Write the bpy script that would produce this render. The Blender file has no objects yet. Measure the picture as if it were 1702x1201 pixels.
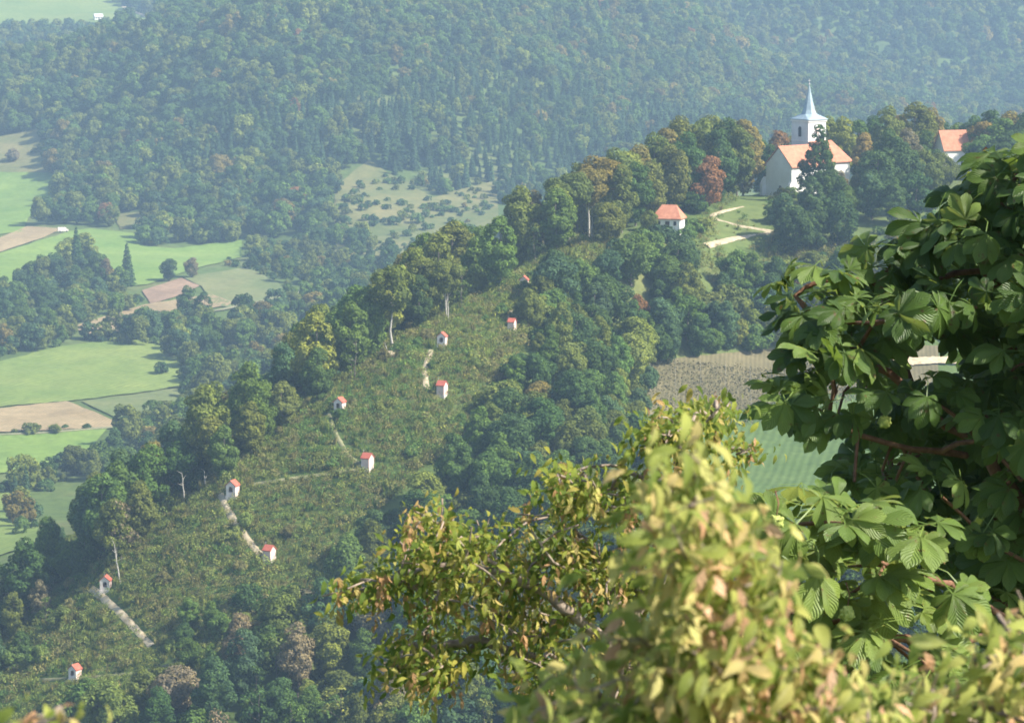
import bpy, bmesh, math, random
import numpy as np
from mathutils import Vector, Matrix, geometry

SC = bpy.context.scene
COL = SC.collection
R = math.radians
rng = np.random.default_rng(7)
random.seed(7)

# ------------------------------------------------------------------ camera, sky, sun, exposure
FPX, CX, CY, PITCH = 4826.0, 851.0, 600.5, R(-8.0)
cam_d = bpy.data.cameras.new('camera')
cam = bpy.data.objects.new('camera', cam_d)
COL.objects.link(cam)
cam.location = (0, 0, 0)
cam.rotation_euler = (R(90) + PITCH, 0, 0)
cam_d.sensor_width = 36.0
cam_d.lens = 36.0 * FPX / 1702.0
cam_d.clip_start, cam_d.clip_end = 0.2, 12000
cam_d.dof.use_dof = True
cam_d.dof.focus_distance = 24.0
cam_d.dof.aperture_fstop = 11.0
SC.camera = cam

SUN_AZ, SUN_EL = R(106), R(44)          # azimuth clockwise from +Y (the view direction)
to_sun = Vector((math.sin(SUN_AZ) * math.cos(SUN_EL), math.cos(SUN_AZ) * math.cos(SUN_EL), math.sin(SUN_EL)))
W = bpy.data.worlds.new('World')
SC.world = W
W.use_nodes = True
nt = W.node_tree
sky = nt.nodes.new('ShaderNodeTexSky')
sky.sky_type = 'NISHITA'
sky.sun_disc = False
sky.sun_elevation = SUN_EL
sky.sun_rotation = SUN_AZ
sky.air_density, sky.dust_density, sky.ozone_density = 1.0, 1.5, 1.0
nt.links.new(sky.outputs[0], nt.nodes['Background'].inputs[0])
nt.nodes['Background'].inputs[1].default_value = 0.105
sd = bpy.data.lights.new('sun', 'SUN')
sd.energy, sd.angle, sd.color = 5.0, R(0.53), (1.0, 0.94, 0.82)
sun = bpy.data.objects.new('sun', sd)
COL.objects.link(sun)
sun.rotation_euler = to_sun.to_track_quat('Z', 'Y').to_euler()
SC.view_settings.view_transform = 'Standard'
SC.view_settings.look = 'None'
SC.view_settings.exposure = 1.2
SC.view_settings.gamma = 1.0
SC.cycles.volume_bounces = 0
SC.cycles.max_bounces = 6
SC.cycles.transparent_max_bounces = 8

HAZE_DENSITY, HAZE_COLOR = 0.00019, (0.50, 0.74, 1.0)

# ------------------------------------------------------------------ picture <-> place
cp, sp_ = math.cos(PITCH), math.sin(PITCH)

def ray(px, py):
    """direction with unit y for a picture point"""
    dx = (np.asarray(px, float) - CX) / FPX
    dz = (CY - np.asarray(py, float)) / FPX
    y = cp - dz * sp_
    z = sp_ + dz * cp
    return np.stack([dx / y, np.ones_like(y), z / y], -1)

def P(px, py, Y):
    return ray(px, py) * np.asarray(Y, float)[..., None]

def proj(p):
    p = np.asarray(p, float)
    d = p[..., 1] * cp + p[..., 2] * sp_
    v = -p[..., 1] * sp_ + p[..., 2] * cp
    return CX + FPX * p[..., 0] / d, CY - FPX * v / d

# ------------------------------------------------------------------ terrain: heights through surveyed points
pts = []
def G(px, py, Y): pts.append(tuple(P(px, py, Y)))
def X(x, y, z): pts.append((x, y, z))
# the hill the camera stands on
for x in (-60, -25, 0, 25, 60):
    X(x, -40, 4 - abs(x) * .1); X(x, 0, -1.9 - abs(x) * .12)
for x in (-70, 0, 70):
    X(x, 60, -32); X(x * 1.5, 150, -74); X(x * 2, 250, -112); X(x * 2.4, 350, -137)
X(-300, 100, -60); X(300, 100, -60); X(-400, 350, -140); X(400, 400, -118)
# lower front of the ridge
for a in ((125, 1250, 445), (400, 1190, 447), (400, 1290, 425), (700, 1180, 440), (900, 1100, 445), (1200, 1050, 450), (1500, 1020, 455),
          (700, 1010, 463), (550, 1030, 466), (850, 880, 480), (1000, 850, 490), (250, 1080, 470), (400, 1050, 468),
          (125, 1127, 470), (176, 982, 490), (448, 932, 486), (387, 824, 500), (611, 779, 503), (565, 685, 522), (735, 657, 527),
          (735, 575, 548), (850, 548, 556), (870, 479, 586), (260, 905, 497), (320, 860, 499), (470, 745, 512), (640, 615, 538),
          (690, 575, 549), (800, 515, 570), (650, 850, 494), (700, 730, 515), (820, 690, 525), (920, 700, 525), (950, 600, 553),
          (980, 395, 622), (1050, 440, 605), (1100, 380, 642), (1150, 352, 668), (1200, 322, 688), (1110, 480, 600), (1000, 790, 505)):
    G(*a)
# field shelf on the near right side, slope up to the church
for a in ((1150, 690, 575), (1100, 610, 600), (1280, 600, 605), (1280, 770, 545), (1450, 720, 562), (1600, 640, 600), (1700, 760, 550),
          (1130, 780, 540), (1260, 470, 634), (1220, 402, 650), (1180, 366, 666), (1290, 388, 657), (1240, 335, 690), (1295, 327, 700),
          (1420, 318, 712), (1350, 315, 715), (1600, 272, 742), (1500, 440, 640), (1400, 520, 618), (1500, 300, 725), (1700, 280, 745),
          (1700, 450, 640), (1550, 560, 618)):
    G(*a)
# behind the church
for x in (70, 110, 160): X(x, 775, -58 - (160 - x) * .05)
for x in (60, 120, 200): X(x, 850, -78); X(x, 960, -118)
X(260, 740, -66); X(300, 600, -88); X(400, 800, -95)
# back of the ridge, falling to the valley on the left
crest = [(176, 980, 491), (260, 905, 498), (320, 860, 500), (387, 815, 503), (470, 742, 513), (565, 672, 525), (640, 612, 539),
         (690, 572, 550), (800, 512, 572), (870, 470, 590), (980, 390, 624), (1100, 335, 668), (1200, 305, 696)]
crest_xyz = np.array([P(*c) for c in crest])
for c, k in zip(crest_xyz, range(len(crest))):
    for d, s in ((22, .42), (55, .52), (95, .58)):
        q = c + d * np.array([-.78, .62, 0])
        X(q[0], q[1], max(-148.0, c[2] - s * d))
# valley floor
for a in ((20, 1010, 530), (60, 1080, 490)): G(*a)
for (x, y, z) in ((-260, 560, -150), (-200, 500, -146), (-140, 600, -149), (-180, 750, -150), (-80, 780, -149), (-120, 950, -149), (20, 900, -140),
                  (-220, 1000, -149), (-60, 1050, -147), (0, 1120, -140), (-150, 1180, -144), (-20, 1240, -140), (60, 1200, -136)):
    X(x, y, z)
for a in ((150, 440, 1290), (300, 450, 1270), (30, 450, 1270), (400, 420, 1400), (100, 395, 1420), (230, 405, 1410), (600, 400, 1390), (760, 400, 1400), (560, 330, 1470), (850, 360, 1450)):
    G(*a)
# spur of the wooded hill
for a in ((100, 345, 1530), (30, 340, 1540), (50, 285, 1650), (40, 222, 1790), (230, 330, 1530), (400, 330, 1500), (400, 210, 1600), (250, 200, 1680), (400, 90, 1740),
          (180, 150, 1830), (450, 25, 1870), (610, 285, 1540), (720, 325, 1500), (700, 200, 1620), (650, 60, 1790), (850, 280, 1560), (950, 190, 1700), (900, 60, 1880),
          (800, -60, 2000), (1050, 90, 1900), (1230, 165, 1950), (1150, 40, 2050), (1050, -80, 2200),
          (60, 130, 2150), (150, 90, 2250), (50, 45, 2400), (250, 40, 2350), (40, -20, 2600), (280, -30, 2700), (400, -60, 2800),
          (1350, 190, 2150), (1500, 170, 2200), (1700, 160, 2200), (1400, 50, 2400), (1600, 50, 2400), (1500, -90, 2650), (1800, 100, 2350), (1250, 70, 2350), (1250, -60, 2600)):
    G(*a)
for x in (-1000, -500, 0, 500, 1000): X(x, 3700, 110); X(x * 1.2, 4300, 190)
for y, z in ((700, -150), (1200, -140), (1800, -90), (2500, -20)): X(-y * .5, y, z); X(y * .5, y, z + 20)
X(-330, 1400, -138); X(-380, 1750, -105); X(330, 1300, -130); X(380, 1700, -125)
pts = np.array(pts)
SCL = 300.0
def _phi(r): return r ** 1.35
_xy = pts[:, :2] / SCL
_K = _phi(np.linalg.norm(_xy[:, None] - _xy[None], axis=-1)) 
_n = len(pts)
_A = np.zeros((_n + 3, _n + 3))
_A[:_n, :_n] = _K + np.eye(_n) * (-2e-3)
_A[:_n, _n] = 1; _A[:_n, _n + 1:] = _xy; _A[_n, :_n] = 1; _A[_n + 1:, :_n] = _xy.T
_w = np.linalg.solve(_A, np.concatenate([pts[:, 2], [0, 0, 0]]))
def zt(x, y):
    x = np.asarray(x, float); y = np.asarray(y, float)
    sh = np.broadcast(x, y).shape
    q = np.stack([np.broadcast_to(x, sh).ravel(), np.broadcast_to(y, sh).ravel()], -1) / SCL
    out = np.empty(len(q))
    for i in range(0, len(q), 20000):
        s = q[i:i + 20000]
        out[i:i + 20000] = _phi(np.linalg.norm(s[:, None] - _xy[None], axis=-1)) @ _w[:_n] + _w[_n] + s @ _w[_n + 1:]
    return out.reshape(sh)

def vnoise(x, y, sc, seed=0):
    """smooth value noise"""
    x = np.asarray(x, float) / sc + 1000; y = np.asarray(y, float) / sc + 1000
    xi, yi = np.floor(x).astype(int), np.floor(y).astype(int)
    fx, fy = x - xi, y - yi
    fx, fy = fx * fx * (3 - 2 * fx), fy * fy * (3 - 2 * fy)
    def h(a, b):
        v = np.sin(a * 127.1 + b * 311.7 + seed * 74.7) * 43758.5453
        return v - np.floor(v)
    return (h(xi, yi) * (1 - fx) + h(xi + 1, yi) * fx) * (1 - fy) + (h(xi, yi + 1) * (1 - fx) + h(xi + 1, yi + 1) * fx) * fy

def hit(px, py, y0=300.0):
    """where the view through a picture point meets the ground"""
    px = np.atleast_1d(np.asarray(px, float)); py = np.atleast_1d(np.asarray(py, float))
    d = ray(px, py)
    Ys = y0 * (3600.0 / y0) ** np.linspace(0, 1, 260)
    lo = np.full(len(px), np.nan); hi = np.full(len(px), np.nan); prev = Ys[0]
    for Y in Ys[1:]:
        below = (d[:, 2] * Y < zg(d[:, 0] * Y, np.full(len(px), Y))) & np.isnan(hi)
        hi[below] = Y; lo[below] = prev
        prev = Y
    bad = np.isnan(hi); hi[bad] = 3600; lo[bad] = 3500
    for _ in range(14):
        m = (lo + hi) / 2
        b = d[:, 2] * m < zg(d[:, 0] * m, m)
        hi = np.where(b, m, hi); lo = np.where(b, lo, m)
    p = d * hi[:, None]
    p[:, 2] = zg(p[:, 0], p[:, 1])
    return p

def inside(poly, x, y):
    poly = np.asarray(poly, float); c = np.zeros(np.shape(x), bool)
    j = len(poly) - 1
    for i in range(len(poly)):
        xi, yi = poly[i]; xj, yj = poly[j]
        if yi != yj:
            c ^= ((yi > y) != (yj > y)) & (x < (xj - xi) * (y - yi) / (yj - yi) + xi)
        j = i
    return c

# ------------------------------------------------------------------ helpers: tagging, meshes, materials
def tag(o, label=None, cat=None, group=None, kind=None):
    if label: o['label'] = label
    if cat: o['category'] = cat
    if group: o['group'] = group
    if kind: o['kind'] = kind
    return o

def empty(name, loc, rz=0.0):
    o = bpy.data.objects.new(name, None)
    COL.objects.link(o)
    o.location = loc; o.rotation_euler = (0, 0, rz)
    o.empty_display_size = .3
    return o

def link(name, me, m=None, parent=None):
    o = bpy.data.objects.new(name, me)
    COL.objects.link(o)
    if m is not None and not me.materials: me.materials.append(m)
    if parent is not None: o.parent = parent
    return o

def mesh_np(name, V, F, mat=None, uv=None, attrs=None, smooth=False):
    """V (n,3); F (m,k) with one k; uv per vertex; attrs {name: per-vertex float}"""
    me = bpy.data.meshes.new(name)
    V = np.asarray(V, np.float32); F = np.asarray(F, np.int32)
    me.vertices.add(len(V)); me.vertices.foreach_set('co', V.ravel())
    k = F.shape[1]
    me.loops.add(F.size); me.loops.foreach_set('vertex_index', F.ravel())
    me.polygons.add(len(F)); me.polygons.foreach_set('loop_start', np.arange(0, F.size, k, dtype=np.int32))
    try: me.polygons.foreach_set('loop_total', np.full(len(F), k, np.int32))
    except Exception: pass
    if uv is not None:
        l = me.uv_layers.new(name='UVMap')
        l.data.foreach_set('uv', np.asarray(uv, np.float32)[F.ravel()].ravel())
    for a, v in (attrs or {}).items():
        at = me.attributes.new(a, 'FLOAT', 'POINT'); at.data.foreach_set('value', np.asarray(v, np.float32))
    me.update(calc_edges=True); me.validate()
    if smooth: me.polygons.foreach_set('use_smooth', np.ones(len(F), bool))
    if mat: me.materials.append(mat)
    return me

class NB:
    """small node-tree helper"""
    def __init__(s, name):
        s.m = bpy.data.materials.new(name); s.m.use_nodes = True
        s.t = s.m.node_tree; s.t.nodes.clear()
        s.out = s.n('OutputMaterial')
    def n(s, t, **kw):
        x = s.t.nodes.new('ShaderNode' + t)
        for k, v in kw.items(): setattr(x, k, v)
        return x
    def l(s, a, b): s.t.links.new(a, b)
    def attr(s, name, typ='GEOMETRY'):
        a = s.n('Attribute'); a.attribute_name = name; a.attribute_type = typ; return a
    def coord(s, which='Object'):
        return s.n('TexCoord').outputs[which]
    def noise(s, vec, scale, detail=4.0, rough=.6):
        x = s.n('TexNoise'); x.inputs['Scale'].default_value = scale; x.inputs['Detail'].default_value = detail
        x.inputs['Roughness'].default_value = rough
        if vec is not None: s.l(vec, x.inputs['Vector'])
        return x.outputs['Fac']
    def ramp(s, fac, stops):
        x = s.n('ValToRGB'); e = x.color_ramp.elements
        while len(e) < len(stops): e.new(.5)
        for el, (p, c) in zip(e, stops): el.position = p; el.color = (*c, 1)
        s.l(fac, x.inputs[0]); return x.outputs[0]
    def mix(s, a, b, fac, mode='MIX'):
        x = s.n('Mix'); x.data_type = 'RGBA'; x.blend_type = mode
        for v, i in ((fac, 0), (a, 6), (b, 7)):
            if isinstance(v, (int, float)): x.inputs[i].default_value = v
            elif isinstance(v, tuple): x.inputs[i].default_value = (*v, 1)
            else: s.l(v, x.inputs[i])
        return x.outputs[2]
    def math(s, op, a, b=None, clamp=False):
        x = s.n('Math'); x.operation = op; x.use_clamp = clamp
        for v, i in ((a, 0), (b, 1)):
            if v is None: continue
            if isinstance(v, (int, float)): x.inputs[i].default_value = v
            else: s.l(v, x.inputs[i])
        return x.outputs[0]
    def maprange(s, v, a, b, c, d):
        x = s.n('MapRange'); s.l(v, x.inputs[0])
        for i, q in enumerate((a, b, c, d)): x.inputs[i + 1].default_value = q
        return x.outputs[0]
    def principled(s, col, rough=.9, bump=None, spec=.3, bstr=.3, bdist=.1):
        p = s.n('BsdfPrincipled')
        if isinstance(col, tuple): p.inputs['Base Color'].default_value = (*col, 1)
        else: s.l(col, p.inputs['Base Color'])
        p.inputs['Roughness'].default_value = rough
        p.inputs['Specular IOR Level'].default_value = spec
        if bump is not None:
            b = s.n('Bump'); b.inputs['Strength'].default_value = bstr; b.inputs['Distance'].default_value = bdist
            s.l(bump, b.inputs['Height']); s.l(b.outputs[0], p.inputs['Normal'])
        s.l(p.outputs[0], s.out.inputs[0]); return s.m

def mat_noise(name, stops, scale, rough=.9, detail=6, coord='Object', bstr=.3, bdist=.1, scale2=None, amt=.35, spec=.25):
    b = NB(name); v = b.coord(coord)
    f = b.noise(v, scale, detail)
    c = b.ramp(f, stops)
    if scale2:
        g = b.noise(v, scale2, 5)
        c = b.mix(c, b.ramp(g, [(.3, (.35, .35, .35)), (.7, (1.25, 1.25, 1.25))]), amt, 'MULTIPLY')
    return b.principled(c, rough, f, spec, bstr, bdist)

def mat_foliage(name, transl=.3, noise_scale=.35):
    """crown leaves: colour of each tree comes from its own tint, varied by clump and by leaf"""
    b = NB(name)
    t = b.attr('tint', 'INSTANCER').outputs['Color']
    r = b.attr('rnd').outputs['Fac']
    n = b.noise(b.coord('Object'), noise_scale, 3)
    c = b.mix(t, (1.3, 1.22, .85), b.maprange(n, .42, .72, 0, 1), 'MULTIPLY')
    c = b.mix(c, b.ramp(r, [(0, (.62, .66, .7)), (.55, (1, 1, 1)), (.93, (1.45, 1.42, 1.1)), (1, (1.6, 1.45, .9))]), 1.0, 'MULTIPLY')
    d = b.n('BsdfDiffuse'); b.l(c, d.inputs[0])
    tr = b.n('BsdfTranslucent'); b.l(b.mix(c, (1.25, 1.25, .6), 1.0, 'MULTIPLY'), tr.inputs[0])
    mx = b.n('MixShader'); mx.inputs[0].default_value = transl
    b.l(d.outputs[0], mx.inputs[1]); b.l(tr.outputs[0], mx.inputs[2]); b.l(mx.outputs[0], b.out.inputs[0])
    return b.m

M = {}
M['leaf'] = mat_foliage('crown_leaves')
M['scrub'] = mat_foliage('scrub_leaves', .25, 1.2)
M['bark'] = mat_noise('grey_bark', [(.3, (.09, .075, .06)), (.7, (.22, .19, .16))], 3.0)
M['pale_bark'] = mat_noise('pale_bark', [(.3, (.3, .27, .22)), (.7, (.52, .49, .43))], 2.0)
M['twig'] = mat_noise('twig_bark', [(.3, (.16, .12, .09)), (.7, (.36, .29, .23))], 30)
M['red_twig'] = mat_noise('chestnut_bark', [(.3, (.10, .05, .03)), (.7, (.24, .13, .08))], 25)
M['plaster'] = mat_noise('white_plaster', [(.3, (.74, .72, .67)), (.7, (.84, .82, .78))], .6, scale2=.25, amt=.12)
M['grey_plaster'] = mat_noise('shade_toned_plaster', [(.3, (.58, .58, .57)), (.7, (.72, .71, .69))], .5, scale2=.22, amt=.18)  # tower plaster, greyed to put the shade of its left face into the colour
M['pink'] = mat_noise('pink_plaster', [(.3, (.66, .47, .41)), (.7, (.78, .62, .55))], 1.5, scale2=.7, amt=.15)
M['front'] = mat_noise('pale_plaster', [(.3, (.68, .56, .50)), (.7, (.83, .75, .69))], 1.1, scale2=.8, amt=.15)
def mat_tile(name, c1, c2):
    b = NB(name); v = b.coord('Object')
    n = b.noise(v, 1.2, 6)
    w = b.n('TexWave'); w.wave_type = 'BANDS'; w.bands_direction = 'Z'; w.inputs['Scale'].default_value = 1.6
    w.inputs['Distortion'].default_value = .6; b.l(v, w.inputs[0])
    c = b.mix(b.ramp(n, [(.3, c1), (.7, c2)]), (.75, .7, .68), b.math('MULTIPLY', w.outputs[1], .4), 'MULTIPLY')
    return b.principled(c, .85, w.outputs[1], .25, .4, .04)
M['tile'] = mat_tile('orange_tile', (.38, .145, .085), (.55, .25, .15))
M['red_tile'] = mat_tile('red_tile', (.34, .075, .05), (.50, .15, .10))
M['copper'] = mat_noise('patina_metal', [(.3, (.21, .28, .32)), (.7, (.33, .41, .45))], 1.0, rough=.5, spec=.5)
M['dark'] = mat_noise('dark_opening', [(.3, (.02, .02, .025)), (.7, (.05, .05, .055))], 2)
M['wood'] = mat_noise('door_wood', [(.3, (.06, .04, .03)), (.7, (.12, .08, .05))], 4)
M['metal'] = mat_noise('grey_metal', [(.3, (.3, .3, .3)), (.7, (.45, .45, .45))], 6, rough=.4, spec=.5)
M['rust'] = mat_noise('grey_sheet', [(.3, (.42, .42, .42)), (.7, (.62, .61, .6))], 1.0, rough=.6)

def bx(bm, x0, x1, y0, y1, z0, z1):
    vs = [bm.verts.new((x, y, z)) for z in (z0, z1) for y in (y0, y1) for x in (x0, x1)]
    for f in ((0, 2, 3, 1), (4, 5, 7, 6), (0, 1, 5, 4), (2, 6, 7, 3), (0, 4, 6, 2), (1, 3, 7, 5)):
        bm.faces.new([vs[i] for i in f])

def prism(bm, poly, axis, a0, a1):
    """extrude a 2-D outline along x or y ('x': outline in y,z; 'y': outline in x,z)"""
    def v(p, a): return (a, p[0], p[1]) if axis == 'x' else (p[0], a, p[1])
    A = [bm.verts.new(v(p, a0)) for p in poly]; B = [bm.verts.new(v(p, a1)) for p in poly]
    bm.faces.new(A); bm.faces.new(B[::-1])
    for i in range(len(poly)):
        j = (i + 1) % len(poly)
        bm.faces.new((A[j], A[i], B[i], B[j]))

def hull(bm, rings):
    """join rings of equal length (lists of points), cap both ends"""
    rs = [[bm.verts.new(p) for p in r] for r in rings]
    for a, b in zip(rs, rs[1:]):
        for i in range(len(a)):
            j = (i + 1) % len(a)
            bm.faces.new((a[i], a[j], b[j], b[i]))
    bm.faces.new(rs[0][::-1]); bm.faces.new(rs[-1])

def part(name, bm, m, parent=None, bev=0.0):
    bmesh.ops.recalc_face_normals(bm, faces=bm.faces)
    if bev: bmesh.ops.bevel(bm, geom=list(bm.edges), offset=bev, segments=1, affect='EDGES', clamp_overlap=True)
    me = bpy.data.meshes.new(name); bm.to_mesh(me); bm.free()
    return link(name, me, m, parent)

def tubes(segs, sides=6):
    """segs: list of (points (k,3), radii (k,)); one mesh of tapered tubes"""
    VV, FF, o = [], [], 0
    for p, r in segs:
        p = np.asarray(p, float); r = np.asarray(r, float); k = len(p)
        t = np.gradient(p, axis=0); t /= np.linalg.norm(t, axis=1)[:, None] + 1e-9
        ref = np.where(np.abs(t[:, 2:3]) > .9, np.array([[1., 0, 0]]), np.array([[0, 0, 1.]]))
        u = np.cross(t, ref); u /= np.linalg.norm(u, axis=1)[:, None] + 1e-9
        w = np.cross(t, u)
        a = np.linspace(0, 2 * np.pi, sides, endpoint=False)
        ring = p[:, None] + r[:, None, None] * (np.cos(a)[None, :, None] * u[:, None] + np.sin(a)[None, :, None] * w[:, None])
        VV.append(ring.reshape(-1, 3))
        i = np.arange(k - 1)[:, None] * sides; j = np.arange(sides)[None]; j2 = (j + 1) % sides
        FF.append(np.stack([o + i + j, o + i + j2, o + i + sides + j2, o + i + sides + j], -1).reshape(-1, 4))
        o += k * sides
    return np.concatenate(VV), np.concatenate(FF)

# ------------------------------------------------------------------ the ground
def ground_mat():
    b = NB('ground_cover'); v = b.coord('Object')
    n = b.noise(v, .012, 8, .65); n2 = b.noise(v, .25, 6, .7)
    c = b.ramp(n, [(.3, (.055, .09, .026)), (.5, (.085, .125, .036)), (.65, (.13, .14, .055)), (.8, (.17, .15, .075))])
    c = b.mix(c, b.ramp(n2, [(.3, (.5, .5, .5)), (.7, (1.3, 1.25, 1.1))]), .7, 'MULTIPLY')
    return b.principled(c, .95, n2, .1, .6, .5)
M['ground'] = ground_mat()
ny, nx = 520, 300
ts = np.linspace(0, 1, ny)
ys = -60 + (np.exp(ts * 4.2) - 1) / (math.exp(4.2) - 1) * 4300 * .55 + ts * 4300 * .45
us = np.linspace(-1, 1, nx); us = np.sign(us) * (np.abs(us) * .55 + np.abs(us) ** 3 * .45)
YY, UU = np.meshgrid(ys, us, indexing='ij')
XX = UU * (120 + .52 * np.maximum(YY, 0))
ZZ = zt(XX, YY) + np.clip((YY - 1480) / 350, 0, 1) * ((vnoise(XX + YY * .3, YY * .6, 230, 21) - .5) * 62 + (vnoise(XX, YY, 85, 22) - .5) * 16) + (vnoise(XX, YY, 9, 1) - .5) * np.clip(YY / 400, 0, 1) * .9
idx = np.arange(ny * nx).reshape(ny, nx)
F = np.stack([idx[:-1, :-1], idx[:-1, 1:], idx[1:, 1:], idx[1:, :-1]], -1).reshape(-1, 4)
g = link('ground', mesh_np('ground', np.stack([XX, YY, ZZ], -1).reshape(-1, 3), F, M['ground'], smooth=True))
tag(g, kind='structure')

def zg(x, y):
    """height of the ground sheet itself"""
    x = np.asarray(x, float); y = np.asarray(y, float)
    u = np.clip(x / (120 + .52 * np.maximum(y, 0)), -.9999, .9999)
    j = np.clip(np.searchsorted(ys, y) - 1, 0, ny - 2); i = np.clip(np.searchsorted(us, u) - 1, 0, nx - 2)
    fy = np.clip((y - ys[j]) / (ys[j + 1] - ys[j]), 0, 1); fx = (u - us[i]) / (us[i + 1] - us[i])
    return (ZZ[j, i] * (1 - fx) + ZZ[j, i + 1] * fx) * (1 - fy) + (ZZ[j + 1, i] * (1 - fx) + ZZ[j + 1, i + 1] * fx) * fy

def drape(name, poly, m, off=.45, n=18, wob=3.0, y0=300):
    """a field: picture outline set on the ground as a sheet of its own"""
    poly = np.asarray(poly, float)
    q = []
    for i in range(len(poly)):                 # subdivide and roughen the outline
        a, b2 = poly[i], poly[(i + 1) % len(poly)]
        k = max(2, int(np.linalg.norm(b2 - a) / 14))
        for t in range(k):
            p = a + (b2 - a) * t / k
            q.append(p + (rng.random(2) - .5) * wob * np.array([1, .5]) * (t > 0))
    q = np.array(q)
    h = hit(q[:, 0], q[:, 1], y0)[:, :2]
    lo, hi = h.min(0), h.max(0)
    gx, gy = np.meshgrid(np.linspace(lo[0], hi[0], n * 2), np.linspace(lo[1], hi[1], n * 3))
    gp = np.stack([gx.ravel(), gy.ravel()], -1)
    gp = gp[inside(h, gp[:, 0], gp[:, 1])]
    allp = [Vector(p) for p in np.concatenate([h, gp])]
    k = len(h)
    r = geometry.delaunay_2d_cdt(allp, [(i, (i + 1) % k) for i in range(k)], [list(range(k))], 1, 1e-4)
    v2 = np.array([tuple(v) for v in r[0]]); f = [t for t in r[2] if len(t) == 3]
    V = np.column_stack([v2, zg(v2[:, 0], v2[:, 1]) + off])
    o = link(name, mesh_np(name, V, np.array(f), m, smooth=True))
    if o.data.polygons[0].normal.z < 0: o.data.flip_normals()
    tag(o, kind='structure')
    return h

def field_mat(name, a, b_, rows=None, ang=0.0):
    b = NB(name); v = b.coord('Object')
    n = b.noise(v, .02, 8, .7); n2 = b.noise(v, .35, 6, .75)
    c = b.ramp(n, [(.35, a), (.65, b_)])
    c = b.mix(c, b.ramp(n2, [(.3, (.6, .64, .6)), (.7, (1.2, 1.18, 1.1))]), .75, 'MULTIPLY')
    if rows:
        mp = b.n('Mapping'); mp.inputs['Rotation'].default_value = (0, 0, ang); b.l(v, mp.inputs[0])
        w = b.n('TexWave'); w.bands_direction = 'X'; w.inputs['Scale'].default_value = rows; w.inputs['Distortion'].default_value = 1.5
        w.inputs['Detail'].default_value = 2; b.l(mp.outputs[0], w.inputs[0])
        c = b.mix(c, (.6, .64, .58), b.math('MULTIPLY', w.outputs[1], .6), 'MULTIPLY')
    return b.principled(c, .95, n2, .1, .4, .2)
fgreen = field_mat('lush_grass', (.115, .19, .04), (.18, .245, .06))
fgreen2 = field_mat('mown_grass', (.14, .20, .05), (.21, .25, .07), .12, .5)
ftan = field_mat('stubble', (.26, .19, .11), (.36, .27, .16), .25, .3)
fbrown = field_mat('tilled_soil', (.20, .13, .09), (.30, .20, .14), .3, 1.2)
fdry = field_mat('dry_meadow', (.095, .12, .04), (.20, .175, .075))
fweed = field_mat('weedy_field', (.11, .15, .055), (.2, .2, .09), .2, .9)
fcrop = field_mat('young_crop', (.08, .13, .042), (.115, .165, .058), .2, .2)
fvine = field_mat('vineyard_soil', (.115, .10, .056), (.165, .14, .082), .35, .1)
flawn = field_mat('hill_lawn', (.075, .125, .033), (.14, .165, .055))
FIELDS = [
 ('pasture', [(-60, -8), (165, -8), (215, 18), (283, 43), (235, 49), (200, 40), (0, 46), (-60, 50)], fgreen2),
 ('dry_meadow', [(-60, 235), (0, 228), (75, 212), (62, 245), (85, 288), (0, 287), (-60, 290)], fdry),
 ('green_field', [(-60, 290), (0, 287), (85, 288), (104, 302), (92, 345), (48, 362), (40, 385), (-60, 400)], fgreen),
 ('stubble_field', [(-60, 408), (0, 396), (45, 377), (104, 381), (72, 396), (0, 420), (-60, 432)], ftan),
 ('green_field', [(-60, 436), (0, 422), (76, 398), (112, 386), (150, 381), (222, 388), (240, 410), (290, 414), (402, 400), (402, 428), (330, 446), (245, 474), (190, 478), (30, 474), (-60, 500)], fgreen),
 ('dry_clearing', [(186, 358), (252, 350), (245, 376), (200, 382)], fdry),
 ('tilled_plot', [(236, 484), (302, 463), (332, 476), (300, 492), (250, 506)], fbrown),
 ('weedy_field', [(304, 462), (412, 445), (492, 487), (385, 514), (352, 505), (335, 477)], fweed),
 ('stubble_field', [(122, 543), (238, 508), (350, 490), (395, 506), (345, 515), (285, 525), (268, 546), (145, 558)], ftan),
 ('green_field', [(-60, 610), (0, 602), (100, 577), (282, 555), (292, 598), (318, 640), (225, 655), (130, 666), (-60, 682)], fgreen2),
 ('weedy_field', [(135, 668), (225, 657), (320, 642), (330, 660), (215, 706)], fweed),
 ('tilled_plot', [(-60, 685), (0, 680), (110, 668), (212, 709), (90, 716), (-60, 722)], ftan),
 ('green_field', [(-60, 726), (92, 718), (180, 712), (130, 772), (-60, 796)], fgreen),
 ('green_field', [(-60, 826), (48, 818), (70, 900), (0, 925), (-60, 930)], fgreen2),
 ('green_field', [(1040, 845), (1205, 692), (1330, 664), (1760, 640), (1760, 820), (1500, 850)], fcrop),
 ('vineyard_plot', [(1078, 600), (1330, 575), (1560, 575), (1560, 640), (1330, 660), (1205, 688), (1065, 690)], fvine),
 ('dry_meadow', [(556, 312), (612, 266), (640, 285), (720, 330), (824, 300), (830, 396), (705, 432), (556, 420)], fdry),
 ('hill_lawn', [(1170, 366), (1205, 335), (1238, 306), (1275, 306), (1292, 340), (1300, 392), (1262, 468), (1185, 445)], flawn),
]
FIELD_POLYS = [f[1] for f in FIELDS]
for nm, poly, m in FIELDS: drape(nm, poly, m, .12 if nm == 'hill_lawn' else .14 if poly[0][0] > 1000 else .45)

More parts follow.
